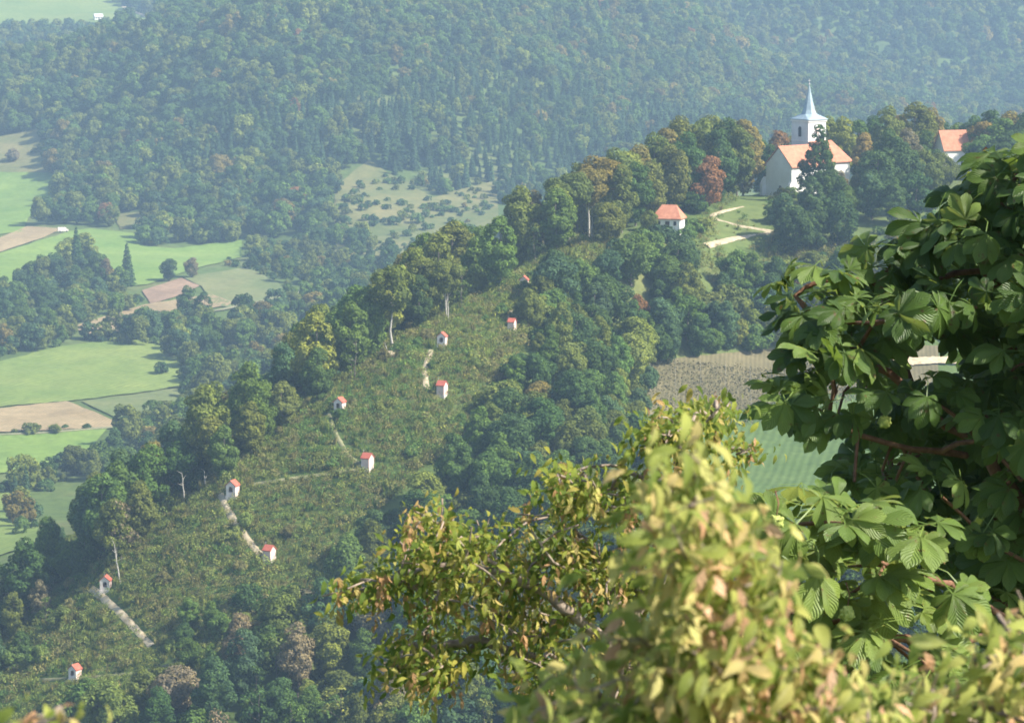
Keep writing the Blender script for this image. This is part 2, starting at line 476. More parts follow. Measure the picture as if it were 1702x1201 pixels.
# paths and roads
M['gravel'] = mat_noise('pale_gravel', [(.3, (.32, .25, .15)), (.7, (.54, .46, .32))], 1.2, scale2=.4, amt=.3)
M['worn'] = mat_noise('worn_track', [(.3, (.14, .15, .07)), (.7, (.27, .25, .14))], .9, scale2=.4, amt=.4)
PATHS = []
def ribbon(name, pix, w, m, off=.2, rag=.28):
    pix = np.asarray(pix, float)
    s = np.concatenate([[0], np.cumsum(np.linalg.norm(np.diff(pix, axis=0), axis=1))])
    t = np.linspace(0, s[-1], max(6, int(s[-1] / 4)))
    q = np.column_stack([np.interp(t, s, pix[:, 0]), np.interp(t, s, pix[:, 1])])
    p = hit(q[:, 0], q[:, 1])
    for _ in range(2): p[1:-1] = (p[:-2] + 2 * p[1:-1] + p[2:]) / 4
    d = np.gradient(p[:, :2], axis=0); d /= np.linalg.norm(d, axis=1)[:, None] + 1e-9
    nrm = np.stack([-d[:, 1], d[:, 0]], -1)
    rows = []
    for k in (-1, -.4, .4, 1):
        e = p[:, :2] + nrm * (k * w / 2 * (1 + rag * (rng.random(len(p)) - .5)))[:, None]
        rows.append(np.column_stack([e, zg(e[:, 0], e[:, 1]) + off + (.06 if abs(k) < .5 else -.12)]))
    V = np.stack(rows, 1).reshape(-1, 3); n = len(p)
    i = np.arange(n - 1)[:, None] * 4 + np.arange(3)[None]
    F = np.stack([i, i + 1, i + 5, i + 4], -1).reshape(-1, 4)
    o = link(name, mesh_np(name, V, F, m, smooth=True)); tag(o, kind='structure')
    if o.data.polygons[0].normal.z < 0: o.data.flip_normals()
    PATHS.append((p[:, :2], w))
ribbon('footpath', [(152, 978), (172, 994), (205, 1024), (252, 1074)], 1.1, M['gravel'])
ribbon('footpath', [(366, 822), (376, 845), (400, 880), (425, 914), (446, 932)], 1.1, M['gravel'])
ribbon('footpath', [(546, 688), (558, 722), (578, 756), (604, 778)], .8, M['worn'])
ribbon('footpath', [(716, 583), (706, 612), (709, 648)], 1.1, M['gravel'])
ribbon('footpath', [(415, 806), (440, 802), (510, 792), (600, 780)], .8, M['worn'])
ribbon('footpath', [(60, 1130), (120, 1128), (235, 1118), (300, 1100)], .6, M['worn'])
ribbon('footpath', [(862, 482), (852, 500), (846, 530), (850, 545)], .9, M['gravel'])
ribbon('footpath', [(1288, 387), (1232, 378), (1190, 367), (1182, 360), (1205, 352), (1236, 346)], 1.5, M['gravel'], .35)
ribbon('footpath', [(1174, 410), (1225, 397), (1288, 388)], 2.0, M['gravel'], .35)
ribbon('country_road', [(205, 12), (225, 22), (250, 31), (288, 44)], 5.0, M['gravel'], .8)
ribbon('farm_track', [(345, 520), (385, 513), (470, 495), (530, 478)], 3.5, M['worn'], .7)
ribbon('farm_track', [(1480, 606), (1560, 602), (1640, 604)], 2.6, M['gravel'], .7)
ribbon('farm_track', [(-40, 726), (60, 722), (215, 710)], 2.2, M['worn'], .7)

# ------------------------------------------------------------------ tree kinds
def leaf_cards(c, nrm, size, asp=.72):
    """diamond leaf clumps, slightly folded; returns V, F"""
    n = len(c)
    a = rng.normal(size=(n, 3)); t = np.cross(nrm, a); t /= np.linalg.norm(t, axis=1)[:, None] + 1e-9
    b = np.cross(nrm, t)
    s = size[:, None]
    V = np.stack([c - t * s, c + b * s * asp + nrm * s * .18, c + t * s, c - b * s * asp + nrm * s * .18], 1).reshape(-1, 3)
    F = np.arange(4 * n).reshape(n, 4)
    return V, F

def crown_pts(lobes, per, outc, jit=.55):
    C, N = [], []
    for (cx, cy, cz, r) in lobes:
        k = int(per * r * r)
        u = rng.normal(size=(k, 3)); u /= np.linalg.norm(u, axis=1)[:, None]
        o = np.array([cx, cy, cz]) - outc; o = o / (np.linalg.norm(o) + 1e-6)
        keep = (u @ o + u[:, 2] * .25 > -.45 + .25 * rng.random(k))
        u = u[keep]
        rad = r * (.72 + .36 * rng.random((len(u), 1)) ** .7)
        C.append(np.array([cx, cy, cz]) + u * rad * np.array([1, 1, .85]))
        nn = 1.25 * u + .3 * o + np.array([0, 0, .3]) + rng.normal(size=u.shape) * jit
        N.append(nn / np.linalg.norm(nn, axis=1)[:, None])
    return np.concatenate(C), np.concatenate(N)

def broad_lobes(H, Rr, z0, n, shape='round'):
    L = []
    cz = (H + z0) / 2; rz = (H - z0) / 2
    for i in range(n):
        u = rng.normal(size=3); u /= np.linalg.norm(u)
        q = .5 + .42 * rng.random()
        z = cz + u[2] * rz * q
        f = (z - z0) / (H - z0)
        w = {'round': 1.0, 'cone': 1.18 - .95 * f, 'tall': .95 - .3 * abs(f - .45), 'flat': .8 + .35 * f}[shape]
        r = Rr * (.2 + .2 * rng.random()) * (max(w, .42) if shape == 'cone' else 1)
        L.append((u[0] * Rr * q * w, u[1] * Rr * q * w, z, r))
    L.append((0, 0, H - Rr * .4, Rr * .38 * (.6 if shape == 'cone' else 1)))
    L.append((0, 0, cz, Rr * .5)); 
    return L

def broadleaf(name, H, Rr, z0, n, per, size, shape, mat):
    L = broad_lobes(H, Rr, z0, n, shape)
    c, nn = crown_pts(L, per, np.array([0, 0, (H + z0) / 2 - 1]))
    V, F = leaf_cards(c, nn, size * (.6 + .8 * rng.random(len(c))))
    rnd = np.repeat(np.clip(rng.random(len(c)) * .8 + .2 * rng.random(len(c)), 0, 1), 4)
    return mesh_np(name, V, F, mat, attrs={'rnd': rnd}), L

def spruce(name, H, Rr, n, size, mat):
    f = 1 - np.sqrt(rng.random(n)); z = .06 * H + f * H * .93
    lay = np.round(z / (H / 13)) * (H / 13) * .22 + z * .78
    rr = Rr * (1 - f) ** .85 * (.35 + .7 * rng.random(n) ** .6) * (1 + .12 * np.sin(f * 60))
    a = rng.random(n) * 2 * np.pi
    c = np.stack([np.cos(a) * rr, np.sin(a) * rr, lay - rr * .28], -1)
    nn = np.stack([np.cos(a) * .7, np.sin(a) * .7, np.full(n, .75)], -1) + rng.normal(size=(n, 3)) * .35
    nn /= np.linalg.norm(nn, axis=1)[:, None]
    V, F = leaf_cards(c, nn, size * (.6 + .7 * rng.random(n)), .5)
    return mesh_np(name, V, F, mat, attrs={'rnd': np.repeat(rng.random(n) * .8, 4)})

def trunk_mesh(name, H, r, lobes, mat, lean=.4, nb=7):
    k = 7
    z = np.linspace(-1.2, H * .86, k)
    path = np.column_stack([np.cumsum(rng.normal(size=k)) * lean * .3, np.cumsum(rng.normal(size=k)) * lean * .3, z])
    path[:2, :2] = path[1, :2] = 0
    segs = [(path, r * np.linspace(1.15, .22, k))]
    for (x, y, zz, lr) in lobes[:nb]:
        i = int(np.clip(np.searchsorted(z, zz - lr * 1.2 - 1), 1, k - 2))
        a = path[i]; b = np.array([x, y, zz]); m = (a + b) / 2 + np.array([0, 0, -.2])
        segs.append((np.array([a, m, b]), r * np.array([.42, .28, .1])))
    V, F = tubes(segs, 7)
    return mesh_np(name, V, F, mat, smooth=True)

KINDS = {}
def kind(key, H, Rr, z0, n, per, size, shape, r=.26, bark='bark'):
    me, L = broadleaf(key + '_crown', H, Rr, z0, n, per, size, shape, M['leaf'])
    KINDS[key] = (me, trunk_mesh(key + '_trunk', H, r, L, M[bark]))
for i in range(3):
    kind(f'round{i}', 12, 4.6, 1.4, 46, 105, .27, 'round')
    kind(f'tall{i}', 17, 4.5, 1.0, 60, 100, .28, 'tall', .26)
kind('high0', 18, 5.2, 8.0, 40, 100, .28, 'flat', .3, 'pale_bark')
kind('high1', 17, 4.6, 7.5, 34, 100, .28, 'flat', .28, 'pale_bark')
kind('cone0', 17, 5.2, 1.2, 60, 100, .27, 'cone', .35)
kind('cone1', 15, 4.6, 1.0, 54, 100, .27, 'cone', .3)
for i in range(3): kind(f'bush{i}', 5.2, 3.0, .1, 30, 140, .23, 'round', .12)
kind('thin0', 9, 3.0, 1.0, 13, 42, .24, 'round', .14)
kind('thin1', 11, 3.0, 2.0, 14, 38, .24, 'tall', .14)
def kind_spruce(key, H, Rr, n):
    V, F = tubes([(np.array([[0, 0, -1], [0, 0, H * .5], [0, 0, H * .97]]), np.array([.24, .14, .03]))], 6)
    KINDS[key] = (spruce(key + '_crown', H, Rr, n, .45, M['leaf']), mesh_np(key + '_trunk', V, F, M['bark'], smooth=True))
kind_spruce('spruce0', 16, 3.0, 2200)
kind_spruce('spruce1', 19, 3.3, 2400)

TINT = {'dark green': (.058, .104, .038), 'green': (.098, .160, .043), 'olive green': (.125, .152, .044), 'yellow-green': (.16, .192, .048),
        'rust brown': (.23, .125, .06), 'grey-brown': (.175, .15, .095), 'blue-green': (.068, .118, .06), 'golden brown': (.20, .165, .055)}
TREES = []
KH = {}
def tree(key, x, y, tint, s=1.0, zone='', name='broadleaf_tree', sz=None, sink=0.0, label=None, cat='tree', group=None):
    me, tr = KINDS[key]
    o = empty(name, (x, y, float(zg(x, y)) - sink), random.random() * 6.283)
    o.scale = (s, s, s * (sz or random.uniform(.92, 1.1)))
    t = link('trunk', tr, None, o); c = link('crown', me, None, o)
    v = TINT[tint]; j = random.uniform(.85, 1.18)
    c['tint'] = (v[0] * j * random.uniform(.92, 1.1), v[1] * j, v[2] * j * random.uniform(.9, 1.15))
    o['category'] = cat
    TREES.append(dict(o=o, key=key, tint=tint, zone=zone, label=label, cat=cat, group=group, top=(x, y, o.location.z + .6 * o.scale[2] * KH.setdefault(key, max(v_.co.z for v_ in me.vertices)))))
    return o
def tree_px(key, px, py, Y, tint, s=1.0, **kw):
    """tree whose foot stands where the view through (px, any) reaches distance Y"""
    p = P(px, py, Y)
    return tree(key, p[0], p[1], tint, s, **kw)

# ------------------------------------------------------------------ church
EXCL = []                                                   # plan circles kept clear of random trees
def church():
    th = R(38); L, Wd, hw, hr = 21.8, 9.0, 8.2, 12.6
    a = P(1294, 322, 700)                                   # foot of the middle of the gable wall
    base = float(zg(a[0], a[1])) - .6
    c0 = np.array([a[0], a[1]])
    e = empty('church', (c0[0], c0[1], base), th)
    tag(e, 'white hilltop church with orange tiled roofs and a slender grey spire', 'church')
    for t in range(0, 24, 4): EXCL.append((c0[0] + t * math.cos(th), c0[1] + t * math.sin(th), 8.5))
    h2 = Wd / 2
    Ln = 10.0                                               # nave, then a slightly higher choir with an angled end
    bm = bmesh.new(); prism(bm, [(-h2, -3), (h2, -3), (h2, hw), (0, hr - .2), (-h2, hw)], 'x', 0, Ln)
    nave = part('nave_wall', bm, M['plaster'], e)
    bm = bmesh.new(); dh = .45; w2 = h2 + .15
    out = [(Ln + .003, -w2), (L - 2.6, -w2), (L, -w2 + 2.6), (L, w2 - 2.6), (L - 2.6, w2), (Ln + .003, w2)]
    hull(bm, [[(p[0], p[1], -3) for p in out], [(p[0], p[1], hw + dh) for p in out]])
    part('choir_wall', bm, M['plaster'], e)
    def roof_slabs(x0, x1, hh, wd, ov=.45, th_=.22):
        bm = bmesh.new()
        for s in (-1, 1):
            k = (hr - hw) / h2
            p = [(s * (wd + ov), hh - k * ov), (0, hh + k * wd), (0, hh + k * wd + th_), (s * (wd + ov), hh - k * ov + th_)]
            prism(bm, p, 'x', x0, x1)
        return bm
    part('nave_roof', roof_slabs(-.35, Ln, hw, h2), M['tile'], e)
    # choir roof: gable on the nave side, hipped over the angled end
    bm = bmesh.new(); z1 = hw + dh; ov = .45; zr = z1 + 4.9; x0, x1 = Ln + .01, L
    eav = [(x0, -w2 - ov), (x1 - 2.4, -w2 - ov), (x1 + ov, -w2 + 2.2), (x1 + ov, w2 - 2.2), (x1 - 2.4, w2 + ov), (x0, w2 + ov)]
    ev = [bm.verts.new((p[0], p[1], z1 - .25)) for p in eav]; ev2 = [bm.verts.new((p[0], p[1], z1 - .02)) for p in eav]
    ra, rb = bm.verts.new((x0, 0, zr)), bm.verts.new((x1 - 4.4, 0, zr))
    for i in range(5): bm.faces.new((ev[i], ev[i + 1], ev2[i + 1], ev2[i]))
    bm.faces.new((ev2[0], ev2[1], rb, ra)); bm.faces.new((ev2[1], ev2[2], rb)); bm.faces.new((ev2[2], ev2[3], rb)); bm.faces.new((ev2[3], ev2[4], rb))
    bm.faces.new((ev2[4], ev2[5], ra, rb)); bm.faces.new((ev[0], ev2[0], ra, ev2[5], ev[5])); bm.faces.new(ev)
    part('choir_roof', bm, M['tile'], e)
    # buttress at the far corner of the gable wall, door and small window
    bm = bmesh.new(); prism(bm, [(-1.1, -3), (.2, -3), (.2, 5.2), (-.5, 4.4), (-1.1, 3.2)], 'y', h2 + .003, h2 + 1.0); part('buttress', bm, M['plaster'], e)
    bm = bmesh.new(); prism(bm, [(-1.0, -3), (-.003, -3), (-.003, 4.6), (-.6, 3.8), (-1.0, 2.6)], 'y', -h2 - .2, -h2 + .6); part('buttress', bm, M['plaster'], e)
    arch = lambda y, z, w, h: [(y - w / 2, z), (y + w / 2, z)] + [(y + w / 2 * math.cos(q), z + h - w / 2 + w / 2 * math.sin(q)) for q in np.linspace(0, math.pi, 9)]
    bm = bmesh.new(); prism(bm, arch(-.6, .7, 1.05, 2.6), 'x', -.06, .1); d = part('door', bm, M['wood'], e)
    bm = bmesh.new(); bx(bm, -.11, -.062, -.28, -.2, 1.8, 1.95); part('handle', bm, M['metal'], d)
    for x in (3.2, 6.8):
        bm = bmesh.new(); prism(bm, arch(x, 3.2, .9, 2.6), 'y', -h2 - .05, -h2 + .1); part('window', bm, M['dark'], e)
    for x in (13.0, 16.2):
        bm = bmesh.new(); prism(bm, arch(x, 3.2, .9, 2.8), 'y', -w2 - .05, -w2 + .1); part('window', bm, M['dark'], e)
    # tower on the far side
    S, tx, ty, ht = 5.9, 13.0, 3.4, 18.6
    s2 = S / 2
    bm = bmesh.new(); bx(bm, tx - s2, tx + s2, ty - s2, ty + s2, -3, ht); tw = part('tower_wall', bm, M['grey_plaster'], e)
    bm = bmesh.new(); bx(bm, tx - s2 - .2, tx + s2 + .2, ty - s2 - .2, ty + s2 + .2, ht - .45, ht + .004); part('cornice', bm, M['plaster'], tw)
    bm = bmesh.new(); bx(bm, tx - s2 - .07, tx + s2 + .07, ty - s2 - .07, ty + s2 + .07, ht - 5.2, ht - 4.95); part('string_course', bm, M['plaster'], tw)
    bm = bmesh.new(); prism(bm, arch(ty, ht - 4.1, 1.0, 2.5), 'x', tx - s2 - .05, tx - s2 + .1); w_ = part('belfry_window', bm, M['dark'], e)
    bm = bmesh.new(); prism(bm, arch(tx, ht - 4.1, 1.0, 2.5), 'y', ty - s2 - .05, ty - s2 + .1); part('shutter', bm, M['front'], e)
    bm = bmesh.new()
    prism(bm, [(tx + .75 * math.cos(q), ht - 2.5 + .75 * math.sin(q)) for q in np.linspace(0, 2 * math.pi, 20, endpoint=False)], 'y', ty - s2 - .09, ty - s2 - .054)
    part('clock_face', bm, M['pink'], e)
    # broached spire
    bm = bmesh.new()
    def ring8(r, z): return [(tx + r * math.cos(R(22.5 + 45 * i)), ty + r * math.sin(R(22.5 + 45 * i)), z) for i in range(8)]
    def sq8(h_, z):
        q = []
        for i in range(8):
            ca, sa = math.cos(R(22.5 + 45 * i)), math.sin(R(22.5 + 45 * i)); m_ = max(abs(ca), abs(sa))
            q.append((tx + math.copysign(h_, ca) if True else 0, ty + math.copysign(h_, sa), z))
        # pull pairs of points together at the corners so that the eaves are square
        return [(tx + math.copysign(h_ * (1 if abs(math.cos(R(22.5 + 45 * i))) > .5 else .94), math.cos(R(22.5 + 45 * i))),
                 ty + math.copysign(h_ * (1 if abs(math.sin(R(22.5 + 45 * i))) > .5 else .94), math.sin(R(22.5 + 45 * i))), z) for i in range(8)]
    hull(bm, [sq8(s2 + .45, ht + .005), sq8(s2 + .4, ht + .2), ring8(2.0, ht + 1.35), ring8(1.6, ht + 2.2), ring8(.98, ht + 4.4), ring8(.46, ht + 6.6), ring8(.07, ht + 8.6)])
    part('spire', bm, M['copper'], e)
    bm = bmesh.new(); bx(bm, tx - .05, tx + .05, ty - .05, ty + .05, ht + 8.3, ht + 9.9); bx(bm, tx - .4, tx - .052, ty - .05, ty + .05, ht + 9.3, ht + 9.42); bx(bm, tx + .052, tx + .4, ty - .05, ty + .05, ht + 9.3, ht + 9.42)
    cr = part('cross', bm, M['metal'], e)
    bm = bmesh.new(); bmesh.ops.create_icosphere(bm, subdivisions=2, radius=.24, matrix=Matrix.Translation((tx, ty, ht + 8.5))); part('ball', bm, M['metal'], cr)
church()

def house(name, px, py, Y, rz, L, Wd, hw, hr, roofm, wallm, label, cat, hip=False, apse=False, windows=(), door=None, chimney=False, excl=7.0):
    a = P(px, py, Y)
    base = float(zg(a[0], a[1])) - .1
    e = empty(name, (a[0], a[1], base), rz); tag(e, label, cat)
    EXCL.append((a[0], a[1], excl))
    l2, h2 = L / 2, Wd / 2
    bm = bmesh.new()
    if hip: bx(bm, -l2, l2, -h2, h2, -2.5, hw)
    else: prism(bm, [(-h2, -2.5), (h2, -2.5), (h2, hw), (0, hr - .15), (-h2, hw)], 'x', -l2, l2)
    part('wall', bm, wallm, e)
    bm = bmesh.new(); ov = .4; k = (hr - hw) / h2; z0 = hw - k * ov
    if hip:
        ev = [bm.verts.new(p) for p in ((-l2 - ov, -h2 - ov, z0 + .1), (l2 + ov, -h2 - ov, z0 + .1), (l2 + ov, h2 + ov, z0 + .1), (-l2 - ov, h2 + ov, z0 + .1))]
        lo = [bm.verts.new((v.co.x, v.co.y, z0 - .1)) for v in ev]
        ra, rb = bm.verts.new((-l2 + h2 * .55, 0, hr)), bm.verts.new((l2 - h2 * .55, 0, hr))
        bm.faces.new((ev[0], ev[1], rb, ra)); bm.faces.new((ev[1], ev[2], rb)); bm.faces.new((ev[2], ev[3], ra, rb)); bm.faces.new((ev[3], ev[0], ra))
        for i in range(4): bm.faces.new((lo[i], lo[(i + 1) % 4], ev[(i + 1) % 4], ev[i]))
        bm.faces.new(lo[::-1])
    else:
        for s in (-1, 1):
            prism(bm, [(s * (h2 + ov), z0), (0, hr), (0, hr + .2), (s * (h2 + ov), z0 + .2)], 'x', -l2 - .3, l2 + .3)
    rf = part('roof', bm, roofm, e)
    if chimney:
        bm = bmesh.new(); bx(bm, -.3, .3, .5, 1.1, hr - 1.0, hr + 1.0); part('chimney', bm, M['plaster'], rf)
    if apse:
        bm = bmesh.new(); q = [(l2 + .003, -1.8), (l2 + 1.2, -1.2), (l2 + 1.7, 0), (l2 + 1.2, 1.2), (l2 + .003, 1.8)]
        hull(bm, [[(p[0], p[1], -2.5) for p in q], [(p[0], p[1], hw - .5) for p in q]]); part('apse_wall', bm, wallm, e)
        bm = bmesh.new(); q2 = [(l2 + .004, -2.1), (l2 + 1.4, -1.4), (l2 + 2.0, 0), (l2 + 1.4, 1.4), (l2 + .004, 2.1)]
        b_ = [bm.verts.new((p[0], p[1], hw - .49)) for p in q2]; t_ = bm.verts.new((l2 + .004, 0, hw + 1.5))
        for i in range(4): bm.faces.new((b_[i], b_[i + 1], t_))
        bm.faces.new(b_[::-1]); bm.faces.new((b_[0], t_, b_[4])); part('apse_roof', bm, roofm, e)
    for (x, z, w, h) in windows:
        bm = bmesh.new(); bx(bm, x - w / 2, x + w / 2, -h2 - .05, -h2 + .1, z, z + h); f = part('window', bm, M['front'], e)
        bm = bmesh.new(); bx(bm, x - w / 2 + .1, x + w / 2 - .1, -h2 - .07, -h2 - .052, z + .1, z + h - .1); part('pane', bm, M['dark'], f)
    if door is not None:
        bm = bmesh.new(); bx(bm, door - .5, door + .5, -h2 - .06, -h2 + .1, .05, 2.1); d = part('door', bm, M['wood'], e)
        bm = bmesh.new(); bx(bm, door + .3, door + .36, -h2 - .12, -h2 - .062, 1.0, 1.15); part('handle', bm, M['metal'], d)
    return e
house('wayside_church', 1582, 262, 752, R(20), 7.4, 5.4, 5.4, 9.8, M['tile'], M['plaster'], 'small white chapel with steep orange roof among trees, right of the church', 'chapel', apse=True, windows=((-1.5, 1.2, .7, 1.3), (1.5, 1.2, .7, 1.3)), excl=9)
house('cottage', 1112, 376, 645, R(-16), 6.0, 5.0, 3.0, 5.6, M['tile'], M['plaster'], 'white cottage with hipped orange roof half hidden by trees below the church', 'house', hip=True, windows=((-1.7, 1.1, .8, 1.1), (1.9, 1.1, .8, 1.1)), door=.2, excl=6)
house('farmhouse', 1388, 524, 612, R(10), 8, 6, 3.4, 6.4, M['red_tile'], M['plaster'], 'white farmhouse glimpsed through the chestnut leaves below the church', 'house', windows=((-2.4, 1.2, .9, 1.2), (0, 1.2, .9, 1.2), (2.4, 1.2, .9, 1.2)), excl=8, chimney=True)
house('barn', 1516, 440, 643, R(-8), 6, 4.6, 2.4, 4.8, M['red_tile'], M['plaster'], 'low barn with red roof peeping over the chestnut crown', 'barn', windows=((-1, .9, .7, .8),), door=1.2, excl=7)
house('farmhouse', 163, 5, 2450, R(20), 7, 5, 2.8, 5, M['rust'], M['plaster'], 'distant white farmhouse on the upper pasture beside a country road', 'house', windows=((-2, 1.0, .9, 1.1), (2, 1.0, .9, 1.1)), door=0, excl=20)
house('roadside_shed', 286, 46, 2330, R(35), 8, 5, 3.2, 5, M['rust'], M['plaster'], 'tiny white shed at the end of the far country road', 'shed', door=0, excl=16)
house('shed', 10, 932, 612, R(18), 6.5, 4.5, 2.2, 3.4, M['rust'], M['wood'], 'weathered wooden shed with pale sheet roof at the edge of the valley woods', 'shed', door=1.0, excl=6)

def van():
    p = hit([105], [387])[0]
    e = empty('van', (p[0], p[1], p[2] + .45), R(15)); tag(e, 'white delivery van parked at the end of a stubble field', 'van')
    bm = bmesh.new(); prism(bm, [(-2.6, .45), (2.5, .45), (2.6, 1.1), (1.9, 1.35), (1.3, 2.2), (-2.6, 2.3)], 'y', -.95, .95); part('body', bm, M['front'], e, .04)
    bm = bmesh.new(); prism(bm, [(1.93, 1.4), (1.4, 2.12), (1.44, 2.14), (1.97, 1.42)], 'y', -.8, .8); part('windscreen', bm, M['dark'], e)
    for x in (-1.6, 1.7):
        for y in (-.97, .77):
            bm = bmesh.new(); bmesh.ops.create_cone(bm, cap_ends=True, segments=16, radius1=.36, radius2=.36, depth=.2, matrix=Matrix.Translation((x, y + .1, .36)) @ Matrix.Rotation(R(90), 4, 'X')); part('wheel', bm, M['dark'], e)
van()

# ------------------------------------------------------------------ chapels of the way of the cross
def chapel_parts():
    w, dp, hw, hg, t = .95, .85, 1.95, 2.75, .2
    e = empty('shrine_chapel', (0, 0, 0))
    nw, sill, ah = .42, .75, 1.35
    arch = [(nw * math.cos(q), ah + nw * math.sin(q)) for q in np.linspace(0, math.pi, 11)]
    bm = bmesh.new()
    prism(bm, [(-w, sill), (-nw, sill)] + arch[::-1] + [(nw, sill), (w, sill), (w, hw), (0, hg), (-w, hw)], 'y', -dp, -dp + t)
    bx(bm, -w, w, -dp, -dp + t, 0, sill - .002)
    part('front_wall', bm, M['front'], e)
    bm = bmesh.new()
    bx(bm, -w, -w + t, -dp + t + .002, dp, 0, hw); bx(bm, w - t, w, -dp + t + .002, dp, 0, hw)
    prism(bm, [(-w + t + .002, 0), (w - t - .002, 0), (w - t - .002, hw + .14), (0, hg), (-w + t + .002, hw + .14)], 'y', dp - t, dp)
    bx(bm, -w + t + .002, w - t - .002, -dp + t + .002, dp - t - .002, sill - .1, sill - .02)
    part('side_walls', bm, M['pink'], e)
    bm = bmesh.new()
    for s in (-1, 1):
        prism(bm, [(s * (w + .16), hw - .12), (0, hg + .01), (0, hg + .15), (s * (w + .16), hw + .02)], 'y', -dp - .14, dp + .14)
    part('roof', bm, M['red_tile'], e)
    bm = bmesh.new(); bx(bm, -w - .08, w + .08, -dp - .08, dp + .08, -1.4, .14); part('plinth', bm, M['front'], e)
    bm = bmesh.new(); prism(bm, [(nw * .9 * math.cos(q), ah + nw * .9 * math.sin(q)) for q in np.linspace(0, math.pi, 9)] + [(-nw * .9, sill + .1), (nw * .9, sill + .1)], 'y', dp - t - .03, dp - t - .003); part('niche_panel', bm, M['dark'], e)  # last part: dark arched panel on the back wall of the niche
    bm = bmesh.new(); bx(bm, -.025, .025, -dp - .03, -dp + .02, hg + .15, hg + .62); bx(bm, -.14, .14, -dp - .025, -dp + .015, hg + .42, hg + .47); part('cross', bm, M['metal'], e)
    return e
def copy_thing(o):
    c = o.copy(); COL.objects.link(c)
    for ch in o.children:
        k = ch.copy(); COL.objects.link(k); k.parent = c
    return c
CH = [(125, 1128, -122, .86, 'lowest chapel of the slope, white with red roof above the bottom woods'),
      (176, 981, -96, .9, 'narrow white shrine chapel with dark niche on the crest above the lowest path'),
      (448, 931, 150, .9, 'red roofed shrine chapel at the foot of the brightest zigzag path'),
      (387, 824, -112, .95, 'pale pink shrine chapel on the crest at the top of the brightest zigzag path'),
      (611, 778, 152, .92, 'red roofed shrine chapel at the forest edge where the faint level path ends'),
      (565, 684, -115, .9, 'pink shrine chapel with niche on the crest, third up the skyline of the slope'),
      (735, 656, 155, .88, 'dull red shrine chapel sunk in scrub at the foot of the upper gravel path'),
      (735, 574, -105, .86, 'white gabled shrine chapel with dark niche at the head of the upper gravel path'),
      (851, 548, 160, .75, 'small red roofed shrine chapel almost hidden in bushes of the upper slope'),
      (871, 480, -100, .9, 'orange shrine chapel on the crest, highest of those below the church woods')]
CHPOS = []
proto = chapel_parts()
for i, (px, py, face, s, lab) in enumerate(CH):
    o = proto if i == 0 else copy_thing(proto)
    p = hit([px], [py])[0]
    o.location = (p[0], p[1], p[2] + .05); o.rotation_euler = (0, 0, R(face + 90)); o.scale = (s, s, s * 1.04)
    tag(o, lab, 'chapel', 'shrine chapels along the ridge path')
    CHPOS.append(p); EXCL.append((p[0], p[1], 2.6))
    for d in (4, 8, 11.5): EXCL.append((p[0] - p[0] / p[1] * d, p[1] - d, 3.0))
for pth, w in PATHS[:7]:
    if w > .9:
        for q in pth[::2]: EXCL.extend([(q[0], q[1] - 3.0, 2.2), (q[0], q[1] - 6.0, 2.0)])

# ------------------------------------------------------------------ trees one can tell apart
def blocked(x, y, extra=0.0):
    return any((x - a) ** 2 + (y - b) ** 2 < (r + extra) ** 2 for a, b, r in EXCL)
def near_path(x, y, m=1.0):
    return any(np.min(np.hypot(p[:, 0] - x, p[:, 1] - y)) < w / 2 + m for p, w in PATHS)
PLACED = []
def free(x, y, d):
    return all((x - a) ** 2 + (y - b) ** 2 > d * d for a, b in PLACED)

def put(key, px, Y, tint, s=1.0, **kw):
    p = P(px, 600, Y); PLACED.append((p[0], p[1]))
    return tree(key, p[0], p[1], tint, s, **kw)
# around the church
Cz = dict(zone='church')
put('cone0', 1357, 684, 'dark green', 1.08, sz=1.06, name='linden_tree', label='tall dark pointed tree directly before the church nave', cat='tree')
put('tall0', 1392, 684, 'grey-brown', .5, **Cz); put('tall1', 1334, 676, 'dark green', .46, **Cz); put('tall2', 1420, 690, 'olive green', .42, **Cz)
put('round1', 1378, 672, 'dark green', .8, **Cz); put('round0', 1405, 668, 'green', .72, **Cz); put('tall1', 1345, 664, 'blue-green', .66, **Cz)
put('tall2', 1300, 652, 'blue-green', .72, **Cz); put('round2', 1322, 646, 'dark green', .92, **Cz); put('tall0', 1355, 648, 'dark green', .7, **Cz)
put('round1', 1388, 650, 'dark green', .95, **Cz); put('bush0', 1296, 690, 'olive green', .6, **Cz); put('bush1', 1283, 664, 'green', .8, **Cz)
put('bush1', 1312, 692, 'green', .6, **Cz)
for px, Y, k, t, s in ((1440, 700, 'tall1', 'dark green', .7), (1470, 706, 'tall0', 'dark green', .95), (1500, 712, 'tall2', 'grey-brown', .9), (1530, 716, 'tall1', 'dark green', .8),
                       (1455, 686, 'round0', 'dark green', 1.05), (1492, 690, 'round1', 'dark green', 1.1), (1525, 694, 'round2', 'olive green', 1.0), (1560, 702, 'round0', 'olive green', .8),
                       (1445, 668, 'round1', 'blue-green', .8), (1480, 664, 'tall0', 'dark green', .7), (1515, 672, 'round0', 'dark green', .9), (1550, 678, 'tall2', 'olive green', .65), (1588, 716, 'bush0', 'olive green', .8), (1620, 720, 'round1', 'green', .8), (1660, 716, 'round2', 'dark green', 1.0)):
    put(k, px, Y, t, s, **Cz)
